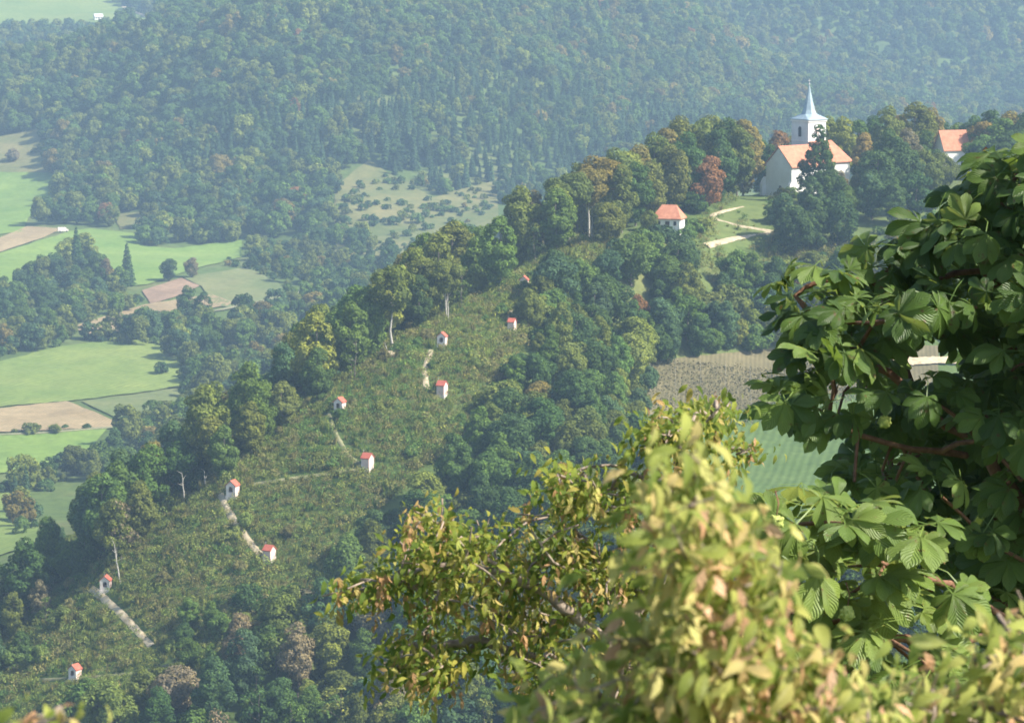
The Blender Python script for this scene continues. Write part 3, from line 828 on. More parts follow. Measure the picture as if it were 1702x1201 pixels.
# behind the church
for px, Y, k, t, s in ((1275, 735, 'tall0', 'dark green', .75), (1288, 745, 'tall1', 'rust brown', .88), (1312, 752, 'tall2', 'golden brown', .85), (1262, 750, 'tall2', 'dark green', .8), (1395, 742, 'tall0', 'yellow-green', .92), (1340, 756, 'tall1', 'yellow-green', .9), (1370, 754, 'tall2', 'yellow-green', .95),
                       (1420, 750, 'tall1', 'green', .98), (1432, 730, 'tall2', 'golden brown', .72), (1445, 756, 'tall2', 'dark green', 1.0), (1470, 744, 'tall0', 'olive green', .98), (1490, 760, 'tall1', 'golden brown', 1.02), (1515, 752, 'tall2', 'olive green', 1.08),
                       (1540, 766, 'tall0', 'golden brown', 1.0), (1560, 772, 'tall1', 'dark green', .95), (1585, 775, 'tall2', 'green', .95), (1612, 772, 'tall0', 'green', .95), (1640, 768, 'tall1', 'dark green', 1.0), (1670, 770, 'tall2', 'golden brown', 1.05), (1700, 764, 'tall0', 'dark green', 1.0), (1630, 750, 'round0', 'golden brown', 1.0), (1655, 748, 'round1', 'green', 1.0), (1690, 744, 'round2', 'dark green', 1.1)):
    put(k, px, Y, t, s, zone='behind')
# beeches on the brow left of the church
for px, Y, k, t, s in ((1232, 706, 'tall1', 'golden brown', 1.08), (1205, 700, 'tall0', 'dark green', 1.08), (1180, 706, 'tall2', 'olive green', 1.18), (1215, 716, 'tall2', 'olive green', 1.15), (1190, 682, 'tall1', 'dark green', 1.0), (1165, 688, 'tall0', 'olive green', 1.05), (1222, 694, 'tall0', 'olive green', .95), (1168, 672, 'round1', 'rust brown', 1.05), (1150, 700, 'tall1', 'yellow-green', 1.2),
                       (1128, 692, 'tall2', 'olive green', 1.15), (1140, 672, 'tall0', 'dark green', .98), (1105, 684, 'tall1', 'golden brown', 1.15), (1085, 674, 'tall0', 'olive green', 1.1), (1112, 664, 'tall2', 'olive green', .98), (1062, 668, 'tall2', 'golden brown', 1.1), (1078, 652, 'tall1', 'olive green', .9),
                       (1040, 658, 'tall1', 'yellow-green', 1.08), (1055, 646, 'tall0', 'dark green', .92), (1020, 650, 'tall0', 'olive green', 1.05), (1032, 636, 'tall2', 'olive green', .85), (998, 640, 'high0', 'golden brown', .98), (978, 630, 'high1', 'golden brown', .95), (960, 640, 'tall1', 'olive green', .95), (945, 626, 'high0', 'olive green', .92), (1010, 618, 'round0', 'olive green', .8), (925, 616, 'tall2', 'green', .85), (1140, 640, 'bush0', 'green', .7), (1152, 668, 'bush1', 'dark green', .95), (1078, 640, 'round2', 'olive green', .42)):
    put(k, px, Y, t, s, zone='brow')
# far side of the crest, tops showing over it
ct = ['dark green'] * 4 + ['green'] * 5 + ['olive green'] * 4 + ['yellow-green', 'yellow-green', 'golden brown', 'blue-green', 'grey-brown']
seg = np.concatenate([[0], np.cumsum(np.linalg.norm(np.diff(crest_xyz[:, :2], axis=0), axis=1))])
n_back = 0
for tr in range(1500):
    if n_back >= 92: break
    s_ = random.uniform(-24, seg[10]); d = 5 + 42 * random.random() ** 1.2
    cx_ = np.interp(s_, seg, crest_xyz[:, 0]); cy_ = np.interp(s_, seg, crest_xyz[:, 1])
    if s_ < 0: cx_ += s_ * .6; cy_ += s_ * .78 ; d += 3
    x, y = cx_ - .78 * d, cy_ + .62 * d
    if not free(x, y, 4.4) or blocked(x, y, 2.5): continue
    PLACED.append((x, y)); n_back += 1
    up = s_ / seg[10]
    k = random.choice(['tall0', 'tall1', 'tall2', 'tall0', 'tall1', 'tall2', 'round1', 'thin1'] if d < 25 else ['tall0', 'tall1', 'tall2', 'round0', 'cone1'])
    sc = random.uniform(.78, 1.08) * (.92 + .16 * max(0, up)) * (.8 if d < 11 else 1)
    if s_ < 0: sc *= .6
    tree(k, x, y, random.choice(ct), sc, zone='crest')
# the lone pale trunks on the crest
put('high1', 652, 552, 'olive green', .92, zone='crest', label='tall thin tree with long pale trunk rising from the middle of the crest', sz=1.1)
put('high0', 742, 572, 'olive green', .62, zone='crest')
put('thin1', 195, 498, 'grey-brown', .95, zone='crest', label='sparse grey-brown tree leaning behind the second lowest chapel')
# left of the crest, low
for px, Y, k, t, s in ((45, 512, 'bush0', 'grey-brown', 1.15), (20, 520, 'bush1', 'grey-brown', 1.0), (75, 518, 'bush2', 'dark green', 1.0), (105, 514, 'round0', 'green', .62), (135, 506, 'round2', 'dark green', .6), (60, 560, 'bush0', 'grey-brown', 1.1), (15, 590, 'bush2', 'green', .9), (30, 545, 'bush1', 'green', .9),
                       (10, 486, 'bush0', 'green', .9), (50, 480, 'bush2', 'green', .7), (95, 490, 'bush1', 'olive green', .7)):
    put(k, px, Y, t, s, zone='foot')
# woods on the near flank of the ridge
FLANK = [(585, 935), (655, 885), (725, 825), (795, 765), (825, 690), (860, 620), (880, 540), (930, 500), (1000, 470), (1070, 430), (1130, 440), (1165, 500), (1220, 540), (1300, 560), (1330, 580), (1150, 600), (1085, 620), (1062, 690), (1060, 760), (1100, 840), (1150, 950), (1000, 1250), (400, 1260), (150, 1250), (130, 1215), (280, 1195), (330, 1150), (500, 1060), (560, 1000)]
cand = np.column_stack([rng.uniform(130, 1340, 9000), rng.uniform(420, 1255, 9000)])
cand = cand[inside(FLANK, cand[:, 0], cand[:, 1])]
hp = hit(cand[:, 0], cand[:, 1])
n_fl = 0
for (px, py), p in zip(cand, hp):
    if n_fl >= 125: break
    if p[1] > 690 or not free(p[0], p[1], 5.0) or blocked(p[0], p[1], 2.2) or near_path(p[0], p[1], 2.5): continue
    PLACED.append((p[0], p[1])); n_fl += 1
    edge = px < 620 and py < 1080
    low = py > 980
    k = random.choice(['round0', 'round1', 'round2', 'tall0', 'tall1', 'tall2', 'bush0', 'bush2'] + (['thin0', 'thin1'] if low else ['round1', 'round0']))
    t = random.choice(['dark green', 'dark green', 'green', 'green', 'olive green', 'blue-green', 'yellow-green'] + (['grey-brown', 'grey-brown', 'grey-brown'] if low else []))
    sc = random.uniform(.66, .98) * (.8 if k.startswith('tall') else 1.0)
    if k.startswith('bush'): sc *= 1.5
    tree(k, p[0], p[1], t, sc, zone='flank')
# trees standing out in the valley fields
def put_hit(key, px, py, tint, s, **kw):
    p = hit([px], [py])[0]; PLACED.append((p[0], p[1])); return tree(key, p[0], p[1], tint, s, **kw)
put_hit('spruce0', 212, 474, 'dark green', 1.15, name='spruce_tree', label='lone dark spruce with a sharp tip at the edge of the valley grove')
put_hit('round0', 281, 467, 'dark green', .8, label='round dark tree alone on the green field beside the brown plot', zone='valley')
put_hit('round1', 318, 462, 'grey-brown', .7, label='pale brownish round tree at the upper edge of the brown plot', zone='valley')
put_hit('tall0', 312, 548, 'dark green', 1.05, label='tall dark tree at the right end of the lower stubble field', zone='valley')
put_hit('tall1', 340, 548, 'dark green', .85, label='slimmer dark tree just right of the tall one at the stubble field', zone='valley')
put_hit('tall2', 178, 474, 'grey-brown', .7, label='brownish narrow tree just left of the lone spruce', zone='valley')
put_hit('spruce1', 128, 450, 'dark green', 1.1, name='spruce_tree', label='broad dark spruce topping the grove among the valley fields')
put_hit('tall1', 686, 430, 'blue-green', .62, label='small lone tree at the lower edge of the dry meadow', zone='valley')
put_hit('bush1', 268, 622, 'dark green', .9, label='dark rounded bush at the right end of the mown field', zone='valley')
put_hit('bush0', 22, 268, 'grey-brown', 1.5, label='grey-brown bush on the dry slope above the left green field', zone='valley')

# bare trunks along the crest
def dead_tree(px, py, h, lean, lab):
    p = hit([px], [py])[0]
    k = 6; z = np.linspace(-.5, h, k)
    path = np.column_stack([lean * z / h * h * .12 + rng.normal(size=k) * .06, rng.normal(size=k) * .06, z])
    segs = [(path, np.linspace(.17, .05, k))]
    o = empty('dead_tree', (p[0], p[1], p[2])); tag(o, lab, 'dead tree', 'bare trunks along the crest')
    V, F_ = tubes(segs, 7); link('trunk', mesh_np('dead_trunk', V, F_, M['pale_bark'], smooth=True), None, o)
    sg = []
    for j in range(4):
        a = path[3 + j % 3]; q = rng.normal(size=3) * .5 * h * .2; q[2] = abs(q[2]) + .4
        sg.append((np.array([a, a + q * .5, a + q]), np.array([.05, .035, .015])))
    V, F_ = tubes(sg, 5); link('branch', mesh_np('dead_branch', V, F_, M['pale_bark'], smooth=True), None, o)
dead_tree(307, 832, 5.0, -.8, 'leaning bare pale trunk on the crest left of the pink chapel')
dead_tree(343, 812, 3.2, -1.0, 'short bare trunk on the crest just left of the pink chapel')
dead_tree(200, 970, 7.0, -1.2, 'long leaning bare trunk behind the second lowest chapel')
dead_tree(984, 400, 6.5, .1, 'straight bare pale trunk before the beeches on the brow')
dead_tree(745, 535, 5.0, -.2, 'bare pale trunk on the crest above the white gabled chapel')
dead_tree(642, 596, 2.6, -.3, 'broken bare stump on the crest beside the tall thin tree')
def boulder():
    p = hit([649], [597])[0]; p[2] += .35
    bm = bmesh.new(); bmesh.ops.create_icosphere(bm, subdivisions=3, radius=1.05, matrix=Matrix.Translation(tuple(p + np.array([0, 0, .3]))))
    for v in bm.verts: v.co += Vector(rng.normal(size=3) * .05); 
    o = part('boulder', bm, M['gravel']); tag(o, 'pale boulder on the crest below the tall thin tree', 'boulder')
boulder()

# ------------------------------------------------------------------ scattered cover nobody could count
def scatter(name, P_, idx, scl, rot, tint, kinds):
    lib = bpy.data.collections.new(name + '_kinds')
    for i, me in enumerate(kinds):
        o = bpy.data.objects.new(f'{name}_kind_{i:02d}', me); lib.objects.link(o)
    me = bpy.data.meshes.new(name)
    me.vertices.add(len(P_)); me.vertices.foreach_set('co', np.asarray(P_, np.float32).ravel())
    for a, typ, v in (('pick', 'INT', idx), ('scl', 'FLOAT_VECTOR', scl), ('rot', 'FLOAT_VECTOR', rot), ('tint', 'FLOAT_VECTOR', tint)):
        at = me.attributes.new(a, typ, 'POINT')
        if typ == 'INT': at.data.foreach_set('value', np.asarray(v, np.int32))
        else: at.data.foreach_set('vector', np.asarray(v, np.float32).ravel())
    o = link(name, me); tag(o, kind='stuff')
    ng = bpy.data.node_groups.new(name + '_scatter', 'GeometryNodeTree')
    ng.interface.new_socket('Geometry', in_out='INPUT', socket_type='NodeSocketGeometry')
    ng.interface.new_socket('Geometry', in_out='OUTPUT', socket_type='NodeSocketGeometry')
    N = lambda t: ng.nodes.new(t)
    gi, go = N('NodeGroupInput'), N('NodeGroupOutput')
    ci = N('GeometryNodeCollectionInfo'); ci.inputs['Collection'].default_value = lib
    ci.inputs['Separate Children'].default_value = True; ci.inputs['Reset Children'].default_value = True
    iop = N('GeometryNodeInstanceOnPoints'); iop.inputs['Pick Instance'].default_value = True
    def na(t, n):
        x = N('GeometryNodeInputNamedAttribute'); x.data_type = t; x.inputs['Name'].default_value = n; return x.outputs[0]
    Lk = ng.links.new
    Lk(gi.outputs[0], iop.inputs['Points']); Lk(ci.outputs[0], iop.inputs['Instance'])
    Lk(na('INT', 'pick'), iop.inputs['Instance Index']); Lk(na('FLOAT_VECTOR', 'rot'), iop.inputs['Rotation']); Lk(na('FLOAT_VECTOR', 'scl'), iop.inputs['Scale'])
    Lk(iop.outputs[0], go.inputs[0])
    md = o.modifiers.new('scatter', 'NODES'); md.node_group = ng
    return o

# far forest
fk = []
for i in range(4):
    me, _ = broadleaf(f'forest_round_{i}', 12, 5.0, .6, 34, 40, .46, 'round', M['leaf']); fk.append(me)
for i in range(2):
    me, _ = broadleaf(f'forest_tall_{i}', 14, 4.6, 1.0, 34, 40, .46, 'tall', M['leaf']); fk.append(me)
for i in range(2): fk.append(spruce(f'forest_spruce_{i}', 17, 3.2, 800, .75, M['leaf']))
for i in range(2):
    me, _ = broadleaf(f'forest_bush_{i}', 5, 3.0, .2, 12, 45, .45, 'round', M['leaf']); fk.append(me)
fk += [KINDS[k][0] for k in ('round0', 'round1', 'round2', 'tall0', 'tall1', 'bush0', 'bush1', 'bush2')]
def poisson(xy, rad):
    """greedy thinning on a hash grid; rad per point"""
    cell = 3.0; grid = {}; keep = []
    for i, (x, y) in enumerate(xy):
        r = rad[i]; k = int(math.ceil(r / cell)); a, b = int(x // cell), int(y // cell); ok = True
        for u in range(a - k, a + k + 1):
            for v in range(b - k, b + k + 1):
                for j in grid.get((u, v), ()):
                    if (xy[j][0] - x) ** 2 + (xy[j][1] - y) ** 2 < r * r: ok = False; break
                if not ok: break
            if not ok: break
        if ok: grid.setdefault((a, b), []).append(i); keep.append(i)
    return np.array(keep, int)
N0 = 90000
Y_ = np.sqrt(rng.uniform(1330 ** 2, 3500 ** 2, N0)); X_ = Y_ * rng.uniform(-.235, .235, N0)
Z_ = zg(X_, Y_)
qx, qy = proj(np.stack([X_, Y_, Z_], -1))
ok = np.ones(N0, bool)
lift = 30000.0 / Y_
for poly in FIELD_POLYS:
    for f in (0, .5, 1): ok &= ~inside(poly, qx, qy - lift * f) | (Y_ > 1900) & (qy > 150)
VAL = [(-80, 400), (100, 372), (200, 380), (230, 412), (400, 402), (560, 385), (830, 300), (900, 330), (900, 700), (-80, 700)]
ok &= ~(inside(VAL, qx, qy) & (Y_ < 1480))
far = np.stack([X_, Y_, Z_], -1)[ok]
WOODS = [([(262, 612), (285, 575), (400, 545), (470, 520), (540, 480), (470, 468), (415, 448), (402, 415), (560, 392), (600, 405), (700, 436), (830, 400), (900, 330), (960, 420), (720, 530), (620, 610), (450, 660), (330, 650)], 1500),
         ([(-40, 520), (25, 492), (30, 474), (70, 452), (112, 430), (150, 430), (175, 470), (240, 492), (232, 512), (125, 545), (112, 575), (-40, 600)], 700),
         ([(135, 562), (268, 550), (330, 545), (345, 560), (290, 575), (180, 572)], 160),
         ([(225, 720), (300, 660), (420, 660), (500, 640), (600, 640), (300, 800), (120, 800), (40, 830), (60, 880), (30, 890), (20, 820), (140, 772)], 500)]
extra = []
for poly, n in WOODS:
    a = np.array(poly); c = np.column_stack([rng.uniform(a[:, 0].min(), a[:, 0].max(), n * 3), rng.uniform(a[:, 1].min(), a[:, 1].max(), n * 3)])
    c = c[inside(poly, c[:, 0], c[:, 1])]
    h = hit(c[:, 0], c[:, 1]); h = h[h[:, 1] > 660]; hx, hy = proj(h); keep = np.ones(len(h), bool)
    for fp in FIELD_POLYS[:14] if n == 1500 else (): keep &= ~inside(fp, hx, hy - 24000.0 / h[:, 1])
    extra.append(h[keep])
# gully bushes and hedgerows in the open ground
for line, n in (([(560, 330), (640, 345), (720, 350), (820, 330)], 40), ([(-20, 722), (60, 720), (210, 709)], 14), ([(-20, 820), (40, 808), (60, 790)], 26), ([(40, 260), (70, 245), (85, 262)], 12), ([(0, 475), (60, 478)], 14), ([(380, 440), (440, 450), (480, 480)], 22), ([(600, 400), (700, 385), (790, 380)], 16), ([(570, 350), (640, 300), (800, 325)], 40), ([(570, 380), (700, 360), (815, 350)], 40), ([(570, 410), (700, 410), (815, 385)], 30), ([(1340, 420), (1420, 415), (1500, 430)], 30), ([(1440, 400), (1540, 395), (1600, 420)], 40), ([(1300, 470), (1400, 460), (1560, 470)], 40), ([(1020, 420), (1100, 400), (1165, 385)], 30)):
    a = np.array(line, float); t = rng.random(n) * (len(a) - 1); i = t.astype(int); f = (t - i)[:, None]
    q = a[i] * (1 - f) + a[i + 1] * f + rng.normal(size=(n, 2)) * (7, 7 if n > 28 else 3)
    h = hit(q[:, 0], q[:, 1]); extra.append(np.column_stack([h[:, :2], -h[:, 2] * 0 - 9999]))
fl = hp[(hp[:, 1] < 690)]
fl = np.array([p for p in fl if free(p[0], p[1], 3.0) and not blocked(p[0], p[1], 2.0) and not near_path(p[0], p[1], 2.0)])
nb = 900; s_ = rng.uniform(-40, seg[-1] + 40, nb); d_ = rng.uniform(9, 120, nb)
bk = np.column_stack([np.interp(s_, seg, crest_xyz[:, 0]) + np.minimum(s_, 0) * .6 - .78 * d_, np.interp(s_, seg, crest_xyz[:, 1]) + np.minimum(s_, 0) * .78 + .62 * d_])
bq = proj(np.column_stack([bk, zg(bk[:, 0], bk[:, 1])]))
keep = np.ones(nb, bool)
for poly in FIELD_POLYS[:14]: keep &= ~inside(poly, bq[0], bq[1]) | (d_ < 60)
bk = np.array([p for p, q in zip(bk, keep) if q and free(p[0], p[1], 3.0) and not blocked(p[0], p[1], 2)])
lo_ = rng.uniform((-60, 400), (110, 475), (1500, 2))
sb_ = np.column_stack([rng.uniform(1160, 1620, 700), rng.uniform(425, 600, 700)])
sb_ = hit(*sb_[inside([(1180, 490), (1255, 478), (1340, 440), (1480, 445), (1600, 455), (1610, 560), (1330, 578), (1180, 600)], sb_[:, 0], sb_[:, 1])].T)
sb_ = np.array([p[:2] for p in sb_ if not blocked(p[0], p[1], 1) and not any(0 < b - p[1] < 14 and abs(a - p[0]) < 6 for a, b, r in EXCL if r >= 6)])
fillp = np.concatenate([fl[:, :2], bk, lo_, sb_]); extra.append(np.column_stack([fillp, np.full(len(fillp), -20000.0)]))
ex = np.concatenate(extra); hedge = (ex[:, 2] < -9000) * 1 + (ex[:, 2] < -15000) * 1
ex[:, 2] = zg(ex[:, 0], ex[:, 1])
allp = np.concatenate([ex, far]); isx = np.concatenate([1 + hedge, np.zeros(len(far), int)])
rad = np.where(isx == 3, 3.4, np.where(isx == 2, 2.0, np.where(isx == 1, 4.6, 5.0 + np.clip((allp[:, 1] - 1500) / 600, 0, 2.2))))
kp = poisson(allp[:, :2], rad)
allp, isx = allp[kp], isx[kp]
kp = np.array([not blocked(x, y, 1) and (y > 900 or free(x, y, 3.5)) for x, y, _ in allp]); allp, isx = allp[kp], isx[kp]
n = len(allp)
qx, qy = proj(allp)
conif = (vnoise(allp[:, 0], allp[:, 1], 160, 5) > .8) | ((qx > 640) & (qx < 1180) & (qy > 150) & (qy < 320) & (vnoise(allp[:, 0], allp[:, 1], 60, 8) > .5))
pick = np.where(conif & (rng.random(n) < .65), rng.integers(6, 8, n), np.where(rng.random(n) < .75, rng.integers(0, 4, n), rng.integers(4, 6, n)))
bushy = (isx == 2) | ((isx == 1) & (rng.random(n) < .45)); pick = np.where(bushy, rng.integers(8, 10, n), pick); pick = np.where(isx == 3, rng.integers(10, 18, n), pick)
sc = rng.uniform(.62, 1.2, n) * (.75 + .55 * vnoise(allp[:, 0], allp[:, 1], 75, 31)) * np.where(isx == 1, .85, 1) * np.where(isx == 2, rng.uniform(.5, 1.0, n), 1) * np.where((pick >= 6) & (pick < 8), .85, 1) * np.where(isx == 3, np.where(pick >= 15, 1.25, np.where(pick >= 13, .55, .62)), 1)
scl = np.stack([sc, sc, sc * rng.uniform(.85, 1.2, n)], -1)
rot = np.stack([rng.normal(size=n) * .04, rng.normal(size=n) * .04, rng.random(n) * 6.28], -1)
base = .95 * np.array([TINT['green'], TINT['dark green'], TINT['olive green'], TINT['blue-green'], TINT['yellow-green'], TINT['golden brown'], TINT['rust brown']])
patch = vnoise(allp[:, 0], allp[:, 1], 120, 3)
ti = np.empty(n, int)
for i in range(n):
    w = np.array([3, 2.2, 2.0 + 2 * patch[i], 2, .6 + 1.6 * patch[i], .25 + .4 * patch[i], .07]); ti[i] = rng.choice(7, p=w / w.sum())
ti = np.where((pick >= 6) & (pick < 8), 3, ti)
tint = base[ti] * rng.uniform(.75, 1.25, (n, 1))
scatter('forest', allp - np.array([0, 0, .5]), pick, scl, rot, tint, fk)

# scrub on the cleared face of the ridge
sk = []
for i in range(5):
    L = [(*(rng.normal(size=2) * .35), .35 + .35 * rng.random(), .28 + .2 * rng.random()) for _ in range(7)]
    c, nn = crown_pts(L, 190, np.array([0, 0, .1]), .7)
    V, F_ = leaf_cards(c, nn, .085 * (.6 + .9 * rng.random(len(c))), .5)
    sk.append(mesh_np(f'scrub_{i}', V, F_, M['scrub'], attrs={'rnd': np.repeat(rng.random(len(c)), 4)}))
for i in range(3):                                        # tall weeds and grass tufts
    k = 46; a = rng.random(k) * 6.28; h = .5 + .7 * rng.random(k); ro = .25 * rng.random(k)
    b = np.stack([np.cos(a) * ro, np.sin(a) * ro, np.zeros(k)], -1); tip = b + np.stack([np.cos(a) * .3 * h, np.sin(a) * .3 * h, h], -1)
    sd_ = np.stack([-np.sin(a), np.cos(a), np.zeros(k)], -1) * .035
    m_ = b * .5 + tip * .5 + np.array([0, 0, .1])
    V = np.stack([b, m_ + sd_, tip, m_ - sd_], 1).reshape(-1, 3)
    sk.append(mesh_np(f'weeds_{i}', V, np.arange(4 * k).reshape(k, 4), M['scrub'], attrs={'rnd': np.repeat(rng.random(k), 4)}))
sk += [KINDS[k][0] for k in ('bush0', 'bush1', 'bush2')]
SCRUB = [(-30, 1240), (-30, 1020), (80, 1005), (130, 965), (230, 880), (300, 825), (345, 795), (445, 712), (535, 645), (615, 582), (680, 540), (780, 480), (840, 440), (945, 375), (1060, 420), (1000, 480), (930, 510), (880, 560), (850, 620), (800, 660), (770, 740), (700, 780), (640, 840), (560, 900), (560, 980), (480, 1010), (340, 1100), (300, 1160), (140, 1180), (130, 1240)]
_b = hit([649], [597])[0]
EXCL_SCRUB = [(p[0], p[1], 2) for p in CHPOS] + [(_b[0], _b[1], 2), (_b[0], _b[1] - 1.8, 2)]
c = np.column_stack([rng.uniform(-30, 1060, 110000), rng.uniform(395, 1240, 110000)])
c = c[inside(SCRUB, c[:, 0], c[:, 1])]
h = hit(c[:, 0], c[:, 1]); h = h[h[:, 1] < 660]
LAWN_EDGE = [(1130, 400), (1165, 360), (1200, 330), (1235, 300), (1300, 300), (1310, 400), (1420, 400), (1580, 420), (1600, 480), (1270, 490), (1180, 470)]
c2 = np.column_stack([rng.uniform(1130, 1600, 4200), rng.uniform(300, 490, 4200)]); c2 = c2[inside(LAWN_EDGE, c2[:, 0], c2[:, 1])]
c2 = c2[~inside([(1190, 372), (1235, 318), (1270, 312), (1285, 385), (1258, 445), (1200, 435)], c2[:, 0], c2[:, 1]) | (rng.random(len(c2)) < .12)]
h2_ = hit(c2[:, 0], c2[:, 1]); h = np.concatenate([h, h2_])
h = h[poisson(h[:, :2], np.full(len(h), .58))]
kp = np.array([not near_path(x, y, .28) and not any((x - a) ** 2 + (y - b) ** 2 < (1.35 if r < 4 else r * .8) ** 2 for a, b, r in EXCL_SCRUB) for x, y, _ in h]); h = h[kp]
n = len(h); h[:, 2] = zg(h[:, 0], h[:, 1]) - .08
pn = vnoise(h[:, 0], h[:, 1], 7, 11); pn2 = vnoise(h[:, 0], h[:, 1], 16, 12)
pick = np.where(rng.random(n) < .34 - .25 * (pn - .5), rng.integers(5, 8, n), rng.integers(0, 5, n))
s = (.7 + 1.0 * rng.random(n) ** 2.5 + 1.6 * np.clip(pn - .5, 0, 1)) * np.where(pick > 4, .9, 1)
big = (pn > .6) & (rng.random(n) < .045) & (h[:, 1] < 600) | (rng.random(n) < .004)
pick = np.where(big, rng.integers(8, 11, n), pick); s = np.where(big, rng.uniform(.22, .5, n), s)
sb = np.array([(.14, .20, .06), (.10, .17, .05), (.18, .21, .065), (.19, .18, .08), (.16, .21, .06), (.22, .22, .09)])
tint = sb[np.clip((pn2 * 3 + rng.random(n) * 3).astype(int), 0, 5)] * rng.uniform(.75, 1.25, (n, 1))
scatter('undergrowth', h, pick, np.stack([s, s, s * rng.uniform(.8, 1.4, n)], -1), np.stack([np.zeros(n), np.zeros(n), rng.random(n) * 6.28], -1), tint, sk)

# vine rows on the brown shelf
vm = mat_noise('vine_leaves', [(.3, (.08, .085, .035)), (.7, (.14, .12, .06))], 1.5)
for i in range(16):
    t = (i + .5) / 16
    a = hit([1080 + 2 * t], [594 + 90 * t])[0]; b_ = hit([1480], [570 + 82 * t])[0]
    k = 60; q = a + (b_ - a) * np.linspace(0, 1, k)[:, None]; q[:, 2] = zg(q[:, 0], q[:, 1]) + .45
    cc = np.repeat(q, 7, 0) + rng.normal(size=(k * 7, 3)) * (.6, .14, .24) + np.array([0, 0, .35])
    nn = rng.normal(size=(len(cc), 3)); nn /= np.linalg.norm(nn, axis=1)[:, None]
    V, F_ = leaf_cards(cc, nn, .14 + .12 * rng.random(len(cc)))
    o = link('vine_hedge', mesh_np('vine_hedge', V, F_, vm))
    pv = [(np.array([p - [0, 0, .5], p + [0, 0, 1.3]]), np.array([.035, .03])) for p in q[::6]]
    V, F_ = tubes(pv, 5); link('stakes', mesh_np('stakes', V, F_, M['pale_bark']), None, o)
    tag(o, 'low row of brownish vines with stakes on the soil shelf below the church', 'vine row', 'rows of the vineyard')

# ------------------------------------------------------------------ foreground trees, built leaf by leaf
def instance(tv, tf, tuv, Mx, pos, attr):
    """stamp a leaf template at frames Mx (n,3,3) and places pos (n,3)"""
    n, m = len(pos), len(tv)
    V = np.einsum('nij,mj->nmi', Mx, tv) + pos[:, None]
    F_ = (tf[None] + (np.arange(n) * m)[:, None, None]).reshape(-1, tf.shape[1])
    return V.reshape(-1, 3), F_, np.tile(tuv, (n, 1)), np.repeat(attr, m)

def blade(L, Wd, rows, prof, fold=.25, droop=.3, cols=4, wav=0.0):
    """one leaf blade: base at origin, along +y, face up +z; returns verts, quads, uv"""
    t = np.linspace(0, 1, rows); x = np.linspace(-1, 1, cols + 1)
    T, Xg = np.meshgrid(t, x, indexing='ij')
    w = np.interp(t, *zip(*prof))[:, None] * Wd
    Vx = Xg * w; a = droop * T
    Vy = L * np.sin(a + 1e-6) / (droop + 1e-6) if droop > .01 else L * T
    Vz = -L * (1 - np.cos(a)) / (droop + 1e-6) + np.abs(Xg) * w * fold + wav * np.sin(T * 11 + Xg * 2) * w
    v = np.stack([Vx, Vy, Vz], -1).reshape(-1, 3)
    i = np.arange(rows - 1)[:, None] * (cols + 1) + np.arange(cols)[None]
    f = np.stack([i, i + 1, i + cols + 2, i + cols + 1], -1).reshape(-1, 4)
    return v, f, np.stack([Xg * .5 + .5, T], -1).reshape(-1, 2)

def frames(normal, along):
    n = normal / (np.linalg.norm(normal, axis=1)[:, None] + 1e-9)
    y = along - (along * n).sum(1)[:, None] * n; y /= np.linalg.norm(y, axis=1)[:, None] + 1e-9
    x = np.cross(y, n)
    return np.stack([x, y, n], -1)

def leaf_mat(name, stops, tstops, veins=9.0, vein_amt=.35, transl=.45, blot=None, gloss=.35):
    b = NB(name)
    r = b.attr('rnd').outputs['Fac']
    uv = b.n('UVMap'); sx = b.n('SeparateXYZ'); b.l(uv.outputs[0], sx.inputs[0])
    ax = b.math('ABSOLUTE', b.math('SUBTRACT', sx.outputs[0], .5))
    s = b.math('SINE', b.math('MULTIPLY', b.math('SUBTRACT', sx.outputs[1], b.math('MULTIPLY', ax, .7)), veins * 6.283))
    vn = b.maprange(s, .55, 1.0, 0, 1)
    mid = b.maprange(ax, 0.0, .05, 1, 0)
    vv = b.math('MAXIMUM', vn, mid)
    nz = b.noise(b.coord('Object'), 9, 3)
    c = b.ramp(r, stops); t = b.ramp(r, tstops)
    c = b.mix(c, b.ramp(nz, [(.3, (.75, .75, .75)), (.7, (1.25, 1.2, 1.1))]), .8, 'MULTIPLY')
    if blot:
        n2 = b.noise(b.coord('Object'), 26, 3)
        k = b.maprange(n2, .63, .72, 0, .85)
        c = b.mix(c, blot, k); t = b.mix(t, blot, k)
    c = b.mix(c, (1.5, 1.45, 1.3), b.math('MULTIPLY', vv, vein_amt), 'MULTIPLY')
    t = b.mix(t, (.45, .5, .4), b.math('MULTIPLY', vv, vein_amt * 1.6), 'MULTIPLY')
    p = b.n('BsdfPrincipled'); b.l(c, p.inputs['Base Color']); p.inputs['Roughness'].default_value = .48; p.inputs['Specular IOR Level'].default_value = gloss
    bu = b.n('Bump'); bu.inputs['Strength'].default_value = .5; bu.inputs['Distance'].default_value = .004; b.l(s, bu.inputs['Height']); b.l(bu.outputs[0], p.inputs['Normal'])
    tr = b.n('BsdfTranslucent'); b.l(t, tr.inputs[0])
    mx = b.n('MixShader'); mx.inputs[0].default_value = transl
    b.l(p.outputs[0], mx.inputs[1]); b.l(tr.outputs[0], mx.inputs[2]); b.l(mx.outputs[0], b.out.inputs[0])
    return b.m

